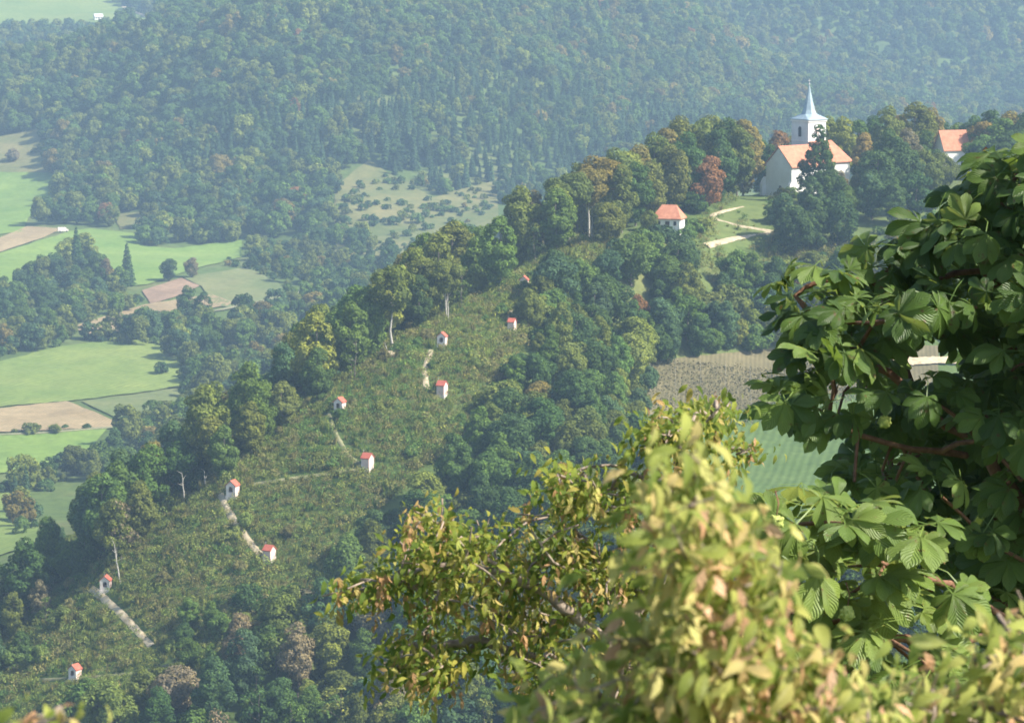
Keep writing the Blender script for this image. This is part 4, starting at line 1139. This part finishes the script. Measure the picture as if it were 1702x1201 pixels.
def skeleton(limbs, tips, curve=.12, r0=.05, rt=.003):
    """limbs: list of polylines (first one is the trunk); tips get joined to the nearest wood. Returns tube segments and tip directions."""
    N, par = [], []
    for li, lb in enumerate(limbs):
        lb = np.asarray(lb, float); t = np.linspace(0, len(lb) - 1, len(lb) * 5)
        q = np.column_stack([np.interp(t, range(len(lb)), lb[:, k]) for k in range(3)])
        q[1:-1] += rng.normal(size=(len(q) - 2, 3)) * np.linalg.norm(lb[-1] - lb[0]) * .006
        p = -1
        if li and N: p = int(np.argmin(np.linalg.norm(np.array(N) - q[0], axis=1)))
        for v in q: N.append(v); par.append(p); p = len(N) - 1
    base_n = len(N)
    root = N[0]; tips = np.asarray(tips)
    order = np.argsort([np.min(np.linalg.norm(np.array(N) - t, axis=1)) for t in tips])
    tipnode = np.zeros(len(tips), int)
    for ti in order:
        t = tips[ti]; A = np.array(N)
        d = np.linalg.norm(A - t, axis=1)
        k = int(np.argmin(d + .25 * np.abs(A[:, 2] - t[2]) * (A[:, 2] > t[2])))
        a = A[k]; ln = d[k]
        st = max(2, int(ln / .12)); st = min(st, 7)
        pd = a - A[par[k]] if par[k] >= 0 else np.array([0, 0, 1.]); pd = pd / (np.linalg.norm(pd) + 1e-9)
        p = k
        for s in range(1, st + 1):
            f = s / st
            v = a + (t - a) * f + (pd * .5 + np.array([0, 0, .35])) * ln * curve * 4 * f * (1 - f) + (rng.normal(size=3) * ln * .02 if s < st else 0)
            N.append(v); par.append(p); p = len(N) - 1
        tipnode[ti] = p
    cnt = np.zeros(len(N)); 
    for i in tipnode:
        while i >= 0: cnt[i] += 1; i = par[i]
    mx = max(cnt.max(), 1)
    rad = rt + (r0 - rt) * (np.maximum(cnt, 1) / mx) ** .55
    A = np.array(N); kids = {}
    for i, p in enumerate(par): kids.setdefault(p, []).append(i)
    segs = []; stack = [(0, None)]
    starts = list(kids.get(-1, []))
    work = [(s, None) for s in starts]
    while work:
        i, frm = work.pop(); line = ([frm] if frm is not None else []) + [i]
        while kids.get(i):
            ch = sorted(kids[i], key=lambda q: -cnt[q])
            for o in ch[1:]: work.append((o, i))
            i = ch[0]; line.append(i)
        if len(line) > 1:
            rr = rad[line].copy(); 
            if frm is not None: rr[0] = rr[1]
            segs.append((A[line], rr))
    td = np.array([A[i] - A[par[par[i]] if par[par[i]] >= 0 else par[i]] for i in tipnode]); td /= np.linalg.norm(td, axis=1)[:, None] + 1e-9
    return segs, td

def sample_tips(poly, d0, d1, n, mind, keep=None):
    a = np.array(poly, float); out = []
    for _ in range(n * 40):
        if len(out) >= n: break
        px, py = random.uniform(a[:, 0].min(), a[:, 0].max()), random.uniform(a[:, 1].min(), a[:, 1].max())
        if not inside(a, np.array([px]), np.array([py]))[0]: continue
        p = P(px, py, random.uniform(d0, d1))
        if all(np.sum((p - q) ** 2) > mind * mind for q in out): out.append(p)
    return out

CHEST_PROF = [(0, .06), (.15, .2), (.35, .52), (.55, .85), (.7, 1.0), (.82, .88), (.92, .5), (1, .02)]
OV_PROF = [(0, .08), (.12, .6), (.35, 1.0), (.6, .85), (.85, .4), (1, .02)]
LAN_PROF = [(0, .15), (.3, .9), (.5, 1.0), (.8, .55), (1, .03)]

def palmate(L=.16, seed=0):
    r = np.random.default_rng(seed)
    VV, FF, UU, o = [], [], [], 0
    for ang, s in zip((-112, -74, -36, 0, 36, 74, 112), (.52, .74, .93, 1.0, .93, .74, .52)):
        v, f, uv = blade(L * s, L * s * .225, 8, CHEST_PROF, .25, .3 + .55 * r.random(), 4, .04)
        tilt = R(-4 + 30 * r.random()); a = R(ang + r.normal() * 5)
        rx = np.array([[1, 0, 0], [0, math.cos(tilt), math.sin(tilt)], [0, -math.sin(tilt), math.cos(tilt)]])
        rz = np.array([[math.cos(a), math.sin(a), 0], [-math.sin(a), math.cos(a), 0], [0, 0, 1]])
        VV.append((v @ rx.T) @ rz.T); FF.append(f + o); UU.append(uv); o += len(v)
    pw = .0022; pl = L * .95                                 # leaf stalk reaching back to the twig
    v = np.array([(-pw, -pl, -.02), (pw, -pl, -.02), (pw, -pl * .5, .015), (-pw, -pl * .5, .015), (pw, 0, 0), (-pw, 0, 0)])
    VV.append(v); FF.append(np.array([(0, 1, 2, 3), (3, 2, 4, 5)]) + o); UU.append(np.full((6, 2), .5))
    return np.concatenate(VV), np.concatenate(FF), np.concatenate(UU), pl

def horse_chestnut():
    D = 13.0
    root = np.array([*P(1890, 600, D)[:2], 0]); root[2] = float(zt(root[0], root[1])) - .2
    e = empty('horse_chestnut_tree', tuple(root))
    tag(e, 'dark green horse chestnut with large fan-shaped leaves filling the near right', 'tree')
    L_ = [[root, P(1885, 1800, D), P(1870, 1250, D), P(1850, 900, D + .1), P(1820, 500, D + .2), P(1790, 150, D + .3), P(1800, -250, D)],
          [P(1862, 1080, D), P(1760, 900, D - .2), P(1640, 760, D - .3), P(1500, 640, D - .4), P(1410, 580, D - .4), P(1350, 520, D - .4)],
          [P(1640, 760, D - .3), P(1480, 740, D - .6), P(1390, 710, D - .7), P(1330, 690, D - .7)],
          [P(1850, 800, D), P(1720, 600, D - .2), P(1640, 450, D - .2), P(1600, 330, D - .2), P(1640, 245, D - .1)],
          [P(1866, 1180, D), P(1740, 1060, D - .8), P(1620, 1000, D - 1.4), P(1540, 960, D - 2.0), P(1400, 900, D - 2.0)],
          [P(1700, 1040, D - .9), P(1560, 1080, D - 1.6), P(1420, 1050, D - 2.1), P(1340, 1020, D - 2.1)],
          [P(1858, 1000, D), P(1960, 800, D - .4), P(2050, 600, D - .5)], [P(1840, 700, D), P(1980, 450, D + .4), P(2080, 300, D + .5)],
          [P(1850, 900, D), P(1740, 780, D + 1.0), P(1600, 700, D + 1.5)]]
    up = [(1335, 500), (1400, 505), (1450, 480), (1520, 450), (1590, 450), (1610, 400), (1670, 350), (1725, 310), (1765, 270), (2050, 260), (2150, 900), (1702, 980), (1600, 900), (1480, 850), (1410, 810), (1460, 745), (1400, 705), (1320, 670), (1360, 620), (1385, 560)]
    tips = sample_tips(up, D - 1.0, D + 1.6, 270, .17)
    for px, py, dd in ((1322, 492, -.4), (1345, 525, -.5), (1362, 468, -.4), (1440, 462, -.3), (1480, 440, -.3), (1530, 425, -.3), (1405, 530, -.6), (1578, 375, -.3), (1655, 335, -.4), (1690, 292, -.3), (1725, 255, -.3), (1625, 385, -.2), (1310, 680, -.8), (1345, 700, -.8), (1380, 620, -.6), (1370, 565, -.5), (1600, 410, -.3),
                       (1470, 490, -.3), (1500, 470, -.2), (1420, 800, -.8), (1390, 650, -.6), (1450, 540, -.6), (1520, 490, -.4)):
        tips.append(P(px, py, D + dd))
    tips += sample_tips([(1555, 385), (1600, 400), (1645, 330), (1690, 275), (1770, 230), (1830, 450), (1590, 470)], D - .6, D + .8, 40, .12)
    low = sample_tips([(1290, 870), (1400, 850), (1430, 900), (1540, 910), (1580, 960), (1500, 1060), (1560, 1120), (1400, 1130), (1300, 1060), (1330, 960)], D - 2.4, D - 1.8, 24, .19)
    tips += low
    tips += sample_tips([(1580, 900), (2100, 850), (2100, 1300), (1560, 1250)], D - .6, D + 1.5, 70, .22)
    tips += sample_tips([(1900, 320), (2100, 120), (2700, -60), (2800, 500), (2250, 800), (1830, 330)], D - 1.7, D + 1.5, 260, .24)  # out-of-view crown on the right, added and shaped to shade the visible leaves
    tips += sample_tips([(1440, 850), (1480, 760), (1560, 660), (1702, 560), (1900, 500), (1900, 1000), (1560, 960), (1420, 880)], D + .2, D + 2.6, 130, .2)
    gx, gy = proj(np.array(tips))                            # openings where the farmhouse and the track show through
    tips = [t for t, a, b_ in zip(tips, gx, gy) if (a - 1396) ** 2 + (b_ - 500) ** 2 > 45 ** 2 and (a - 1560) ** 2 + ((b_ - 610) * 1.6) ** 2 > 85 ** 2]
    tips = np.array(tips)
    segs, td = skeleton(L_, tips, .1, .13, .004)
    V, F_ = tubes([(p - root, r) for p, r in segs], 6)
    link('trunk', mesh_np('chestnut_wood', V, F_, M['red_twig'], smooth=True), None, e)
    m = leaf_mat('chestnut_leaf', [(0, (.032, .07, .016)), (.6, (.085, .15, .03)), (1, (.18, .25, .055))], [(0, (.18, .27, .04)), (1, (.46, .52, .12))], 9, .45, .34, (.15, .075, .03), .4)
    temps = [palmate(.15, s) for s in range(4)]
    VV, FF, UU, RR, o = [], [], [], [], 0
    nl = rng.integers(4, 7, len(tips))
    for k in range(4):
        pos, Nn, Al, S, Rn = [], [], [], [], []
        for t, d, c in zip(tips, td, nl):
            for j in range(c):
                if (j + int(abs(t[0]) * 100)) % 4 != k: continue
                a = 2.399 * j + random.random() * 6.28
                out = np.array([math.cos(a), math.sin(a), .15 + .35 * random.random()]) + d * .55 + np.array([-.15, -.25, 0])
                out /= np.linalg.norm(out)
                n_ = np.array([0, 0, 1.0]) + out * .3 + np.array([.1, -.5, 0]) + rng.normal(size=3) * .55
                s = random.uniform(.72, 1.15)
                pos.append(t + out * temps[k][3] * s * 1.0); Nn.append(n_); Al.append(out + np.array([0, 0, -.22])); S.append(s * (1.15 if t[1] < D - 1.75 else 1)); Rn.append(random.random() * .4 + .6 if t[1] < D - 1.75 else random.random() * .8)  # near sprays take the lighter leaf tones, sunlight put into their colour
        pos, Nn, Al, S, Rn = map(np.array, (pos, Nn, Al, S, Rn))
        v, f, uv, rr = instance(temps[k][0], temps[k][1], temps[k][2], frames(Nn, Al) * S[:, None, None], pos - root, Rn)
        VV.append(v); FF.append(f + o); UU.append(uv); RR.append(rr); o += len(v)
    link('crown', mesh_np('chestnut_leaves', np.concatenate(VV), np.concatenate(FF), m, np.concatenate(UU), {'rnd': np.concatenate(RR)}, smooth=True), None, e)
    hm = mat_noise('conker_husk', [(.3, (.26, .32, .07)), (.7, (.40, .44, .13))], 30, rough=.6)
    for px, py, dd in ((1408, 1020, -2.45), (1290, 868, -2.4), (1470, 700, -.9)):
        bm = bmesh.new(); c = P(px, py, D + dd) - root
        bmesh.ops.create_icosphere(bm, subdivisions=3, radius=.027, matrix=Matrix.Translation(tuple(c)))
        for v in bm.verts:
            if random.random() < .12: v.co = Vector(c) + (v.co - Vector(c)) * 1.28
        h = part('conker_husk', bm, hm, e)
        bm = bmesh.new(); V, F_ = tubes([(np.array([c + [0, 0, .02], c + [.01, .02, .07], c + [.0, .05, .11]]), np.array([.003, .003, .003]))], 5)
        bm.free(); link('stalk', mesh_np('husk_stalk', V, F_, M['red_twig']), None, h)
horse_chestnut()

def seed_tree(name, label, root_px, D, limbs, polys, tips_n, mind, rad0, leafL, stops, tstops, bstops, nleaf, nbr, brL, lmname, extra=(), cat='tree', spread=.09, dr=.5):
    """a hornbeam-like tree: small toothed leaves and hanging seed wings"""
    root = np.array([*P(root_px, 600, D)[:2], 0]); root[2] = float(zt(root[0], root[1])) - .2
    e = empty(name, tuple(root)); tag(e, label, cat)
    tips = []
    for poly, n in zip(polys, tips_n): tips += sample_tips(poly, D - dr, D + dr, n, mind)
    tips += [P(*q) for q in extra]
    tips = np.array(tips)
    lb = [[root if p == 'root' else P(*p) for p in l] for l in limbs]
    segs, td = skeleton(lb, tips, .14, rad0, .0018 * D / 10)
    V, F_ = tubes([(p - root, r) for p, r in segs], 6)
    link('trunk', mesh_np(lmname + '_wood', V, F_, M['twig'], smooth=True), None, e)
    k = len(tips)
    # leaves in two rows along each twig end
    def cloud(n_, back):
        i = np.repeat(np.arange(k), n_); u = rng.random(len(i))[:, None]
        p = tips[i] - td[i] * u * back + rng.normal(size=(len(i), 3)) * spread * np.array([1, 1, .55])
        return i, p
    i, p = cloud(nleaf, spread * 2.2)
    al = td[i] * .6 + rng.normal(size=(len(i), 3)) * .65 + np.array([0, -.1, -.65]); nn = rng.normal(size=(len(i), 3)) * .55 + np.array([.6, -.55, .55])
    v, f, uv = blade(leafL, leafL * .19, 6, OV_PROF, .35, 1.0, 2, .12)
    s = rng.uniform(.45, 1.2, len(i))
    V, F_, U_, Rn = instance(v, f, uv, frames(nn, al) * s[:, None, None], p - root, rng.random(len(i)))
    lm = leaf_mat(lmname + '_leaf', stops, tstops, 8, .25, .42, (.2, .11, .05), .3)
    link('crown', mesh_np(lmname + '_leaves', V, F_, lm, U_, {'rnd': Rn}, smooth=True), None, e)
    # hanging clusters of winged seeds
    nc = max(1, int(k * .8)); ci = rng.choice(k, nc, replace=False)
    i = np.repeat(ci, nbr)
    h = np.tile(np.linspace(0, 1, nbr), nc)[:, None]
    p = tips[i] + np.array([0, 0, -1.0]) * h * brL * 2.4 + rng.normal(size=(len(i), 3)) * brL * .28 + np.repeat(rng.normal(size=(nc, 3)) * spread * .6, nbr, 0)
    al = rng.normal(size=(len(i), 3)) * .45 + np.array([0, -.1, -1.0]); nn = rng.normal(size=(len(i), 3)) * .6 + np.array([.55, -.6, .4])
    v, f, uv = blade(brL, brL * .2, 5, LAN_PROF, .3, .5, 2)
    cr = np.repeat(rng.random(nc), nbr) * .65 + rng.random(len(i)) * .35
    V, F_, U_, Rn = instance(v, f, uv, frames(nn, al) * rng.uniform(.7, 1.2, len(i))[:, None, None], p - root, cr)
    bmat = leaf_mat(lmname + '_seed_wing', bstops, bstops, 3, .15, .35, None, .2)
    link('seed_sprays', mesh_np(lmname + '_seeds', V, F_, bmat, U_, {'rnd': Rn}, smooth=True), None, e)
    return e

GREENS = [(0, (.07, .12, .02)), (.5, (.18, .25, .04)), (.85, (.36, .38, .065)), (1, (.34, .26, .07))]
TGREEN = [(0, (.16, .24, .035)), (.6, (.38, .42, .07)), (1, (.5, .42, .1))]
BROWN = [(0, (.28, .34, .07)), (.35, (.46, .42, .13)), (.7, (.42, .25, .12)), (1, (.56, .36, .22))]
seed_tree('hornbeam_tree', 'bushy tree with hanging brown seed clusters spreading across the lower middle', 1130, 10.4,
    [['root', (1120, 1600, 10.4), (1100, 1250, 10.4), (1060, 1080, 10.4), (1020, 960, 10.4), (960, 860, 10.3)],
     [(1085, 1150, 10.4), (960, 1020, 10.2), (840, 950, 10.2), (720, 940, 10.2), (600, 980, 10.2), (535, 990, 10.2)],
     [(1100, 1250, 10.4), (950, 1120, 10.5), (800, 1060, 10.5), (700, 1080, 10.5), (650, 1110, 10.5)],
     [(840, 950, 10.2), (760, 890, 10.1), (690, 850, 10.1)], [(1050, 1050, 10.4), (1100, 880, 10.5), (1130, 740, 10.5), (1190, 650, 10.5)],
     [(1130, 760, 10.5), (1200, 745, 10.5), (1260, 745, 10.5)], [(1020, 960, 10.4), (1075, 795, 10.5), (1010, 770, 10.5), (920, 790, 10.5)]],
    [[(640, 880), (690, 838), (740, 845), (790, 850), (880, 835), (960, 850), (1080, 880), (1120, 1000), (1080, 1200), (900, 1200), (840, 1080), (760, 1040), (700, 1020), (680, 960), (640, 940)],
     [(530, 985), (600, 960), (680, 950), (680, 1000), (560, 1000)], [(640, 1110), (660, 1050), (760, 1050), (800, 1090), (720, 1150), (700, 1130)],
     [(1060, 745), (1095, 690), (1125, 700), (1195, 660), (1215, 672), (1180, 715), (1130, 750)], [(905, 785), (960, 775), (1060, 820), (1080, 860), (960, 850)], [(1190, 745), (1260, 740), (1262, 755), (1200, 765)],
     [(1080, 760), (1140, 740), (1250, 1000), (1250, 1180), (1080, 1200)]],
    (195, 16, 26, 34, 28, 6, 70), .058, .048, .052, GREENS, TGREEN, BROWN, 20, 12, .038, 'hornbeam',
    extra=((700, 1160, 10.5), (690, 1140, 10.5), (735, 828, 10.1), (625, 1090, 10.5)), spread=.057)

YG = [(0, (.10, .16, .03)), (.4, (.29, .34, .075)), (.8, (.50, .51, .15)), (1, (.58, .44, .20))]
YT = [(0, (.28, .36, .06)), (.5, (.56, .60, .17)), (1, (.68, .56, .24))]
BR2 = [(0, (.50, .52, .16)), (.35, (.60, .54, .22)), (.7, (.58, .34, .19)), (1, (.72, .50, .34))]
seed_tree('young_hornbeam', 'blurred yellow-green sapling with peach coloured tips, closest plant at bottom centre', 1180, 4.3,
    [['root', (1180, 1500, 4.3), (1180, 1150, 4.3), (1170, 950, 4.3), (1160, 830, 4.3), (1158, 725, 4.3)], [(1180, 1250, 4.3), (1080, 1120, 4.2), (950, 1150, 4.2), (870, 1200, 4.2)],
     [(1180, 1200, 4.3), (1260, 1050, 4.2), (1300, 930, 4.2)], [(1180, 1300, 4.3), (1320, 1180, 4.2), (1440, 1170, 4.2)]],
    [[(1158, 770), (1180, 795), (1215, 820), (1210, 880), (1150, 875), (1100, 860), (1110, 815), (1135, 805)],
     [(1120, 910), (1180, 900), (1250, 915), (1300, 980), (1320, 1070), (1200, 1120), (1070, 1070), (1060, 985)],
     [(860, 1170), (950, 1060), (1040, 1040), (1200, 1100), (1360, 1060), (1440, 1130), (1500, 1230), (860, 1260)]],
    (14, 36, 66), .055, .012, .054, YG, YT, BR2, 15, 10, .040, 'sapling', extra=((1160, 748, 4.3), (1163, 770, 4.3), (1195, 805, 4.3), (1130, 880, 4.3), (1250, 880, 4.25)), spread=.036, dr=.22)
seed_tree('leafy_sapling', 'blurred yellowish leafy sapling in the bottom right corner', 1640, 4.9,
    [['root', (1640, 1500, 4.9), (1640, 1200, 4.9), (1660, 1080, 4.9), (1690, 980, 4.9)], [(1640, 1250, 4.9), (1560, 1150, 4.9), (1500, 1120, 4.9)]],
    [[(1490, 1180), (1540, 1110), (1620, 1110), (1680, 1050), (1760, 1010), (1780, 1270), (1480, 1270)]],
    (70,), .05, .012, .062, YG, YT, BR2, 9, 6, .04, 'corner', spread=.045, dr=.25)
seed_tree('leafy_twig_bush', 'small blurred leafy tips poking up at the bottom left corner', 75, 4.0,
    [['root', (75, 1500, 4.0), (72, 1260, 4.0), (68, 1190, 4.0)]], [[(30, 1195), (70, 1186), (115, 1197), (110, 1240), (35, 1240)]],
    (9,), .03, .008, .045, YG, YT, BR2, 6, 4, .03, 'bush', spread=.022, dr=.1, cat='bush')

# ------------------------------------------------------------------ labels that single each tree out
LM = [(tuple(p + np.array([0, 0, 1.5])), n) for p, n in zip(CHPOS, ['the lowest chapel', 'the second lowest chapel', 'the brightest path foot', 'the brightest path top', 'the forest edge chapel',
      'the third crest chapel', 'the dull red sunken chapel', 'the white gabled chapel', 'the small hidden chapel', 'the highest crest chapel'])]
LM += [(tuple(P(1345, 270, 700)), 'the church'), (tuple(P(1582, 245, 742)), 'the steep-roofed chapel'), (tuple(P(1112, 350, 645)), 'the hipped cottage'), (tuple(P(1230, 390, 655)), 'the church path'),
       (tuple(P(1388, 500, 612)), 'the hidden farmhouse'), (tuple(P(12, 915, 612)), 'the pale-roofed shed'), (tuple(P(1150, 640, 580)), 'the vineyard'), (tuple(P(630, 900, 480)), 'the shadowed hollow'), (tuple(P(600, 1090, 450)), 'the bottom woods edge')]
LM = LM[:-2]
LP = [np.array(proj(np.array(p))) for p, _ in LM]
ZW = {'church': 'before the church', 'behind': 'behind the church', 'brow': 'on the brow', 'crest': 'behind the crest', 'foot': 'at the crest foot', 'flank': 'on the near flank', 'valley': 'in the valley'}
SHAPE = {'round': 'round', 'tall': 'tall', 'high': 'airy', 'cone': 'pointed', 'bush': 'bushy', 'thin': 'sparse', 'spruce': 'spruce'}
ORD = ['nearest', 'second nearest', 'third nearest', 'fourth nearest', 'fifth nearest', 'sixth nearest', 'seventh nearest', 'eighth nearest', 'ninth nearest', 'tenth nearest', 'eleventh nearest', 'twelfth nearest']
buck = {}
for t in TREES:
    if t['label']:
        tag(t['o'], t['label'], t['cat']); continue
    q = np.array(proj(np.array(t['top'])))
    d = [np.linalg.norm(q - l) for l in LP]; k = int(np.argmin(d))
    buck.setdefault((t['zone'], t['tint'], SHAPE[t['key'].rstrip('012')], k), []).append((d[k], t))
for (z, tn, sh, k), lst in buck.items():
    lst.sort(key=lambda a: a[0])
    for j, (_, t) in enumerate(lst):
        near = f'{ORD[min(j, 11)]} to {LM[k][1]}' if len(lst) > 1 else f'near {LM[k][1]}'
        lab = f'{tn} {sh} tree {ZW[z]}, {near}'
        if len(lab.split()) + lab.count('-') > 16: lab = lab.replace(' tree ', ' one ', 0).replace('on the ', 'on ')
        tag(t['o'], lab, 'tree', {'church': 'trees on the church hill', 'behind': 'trees behind the church', 'brow': 'beeches on the brow', 'crest': 'trees behind the ridge crest', 'foot': 'bushes at the crest foot', 'flank': 'trees on the ridge flank'}.get(z))

# ------------------------------------------------------------------ haze filling the valley air
bm = bmesh.new(); bx(bm, -2600, 2600, -120, 4400, -190, 330)
hz = part('haze', bm, None); tag(hz, kind='stuff')
hm = bpy.data.materials.new('haze'); hm.use_nodes = True; ht = hm.node_tree; ht.nodes.clear()
ho = ht.nodes.new('ShaderNodeOutputMaterial'); hv = ht.nodes.new('ShaderNodeVolumePrincipled')
hv.inputs['Color'].default_value = (*HAZE_COLOR, 1); hv.inputs['Density'].default_value = HAZE_DENSITY; hv.inputs['Anisotropy'].default_value = 0.0
ht.links.new(hv.outputs[0], ho.inputs['Volume']); hz.data.materials.append(hm)
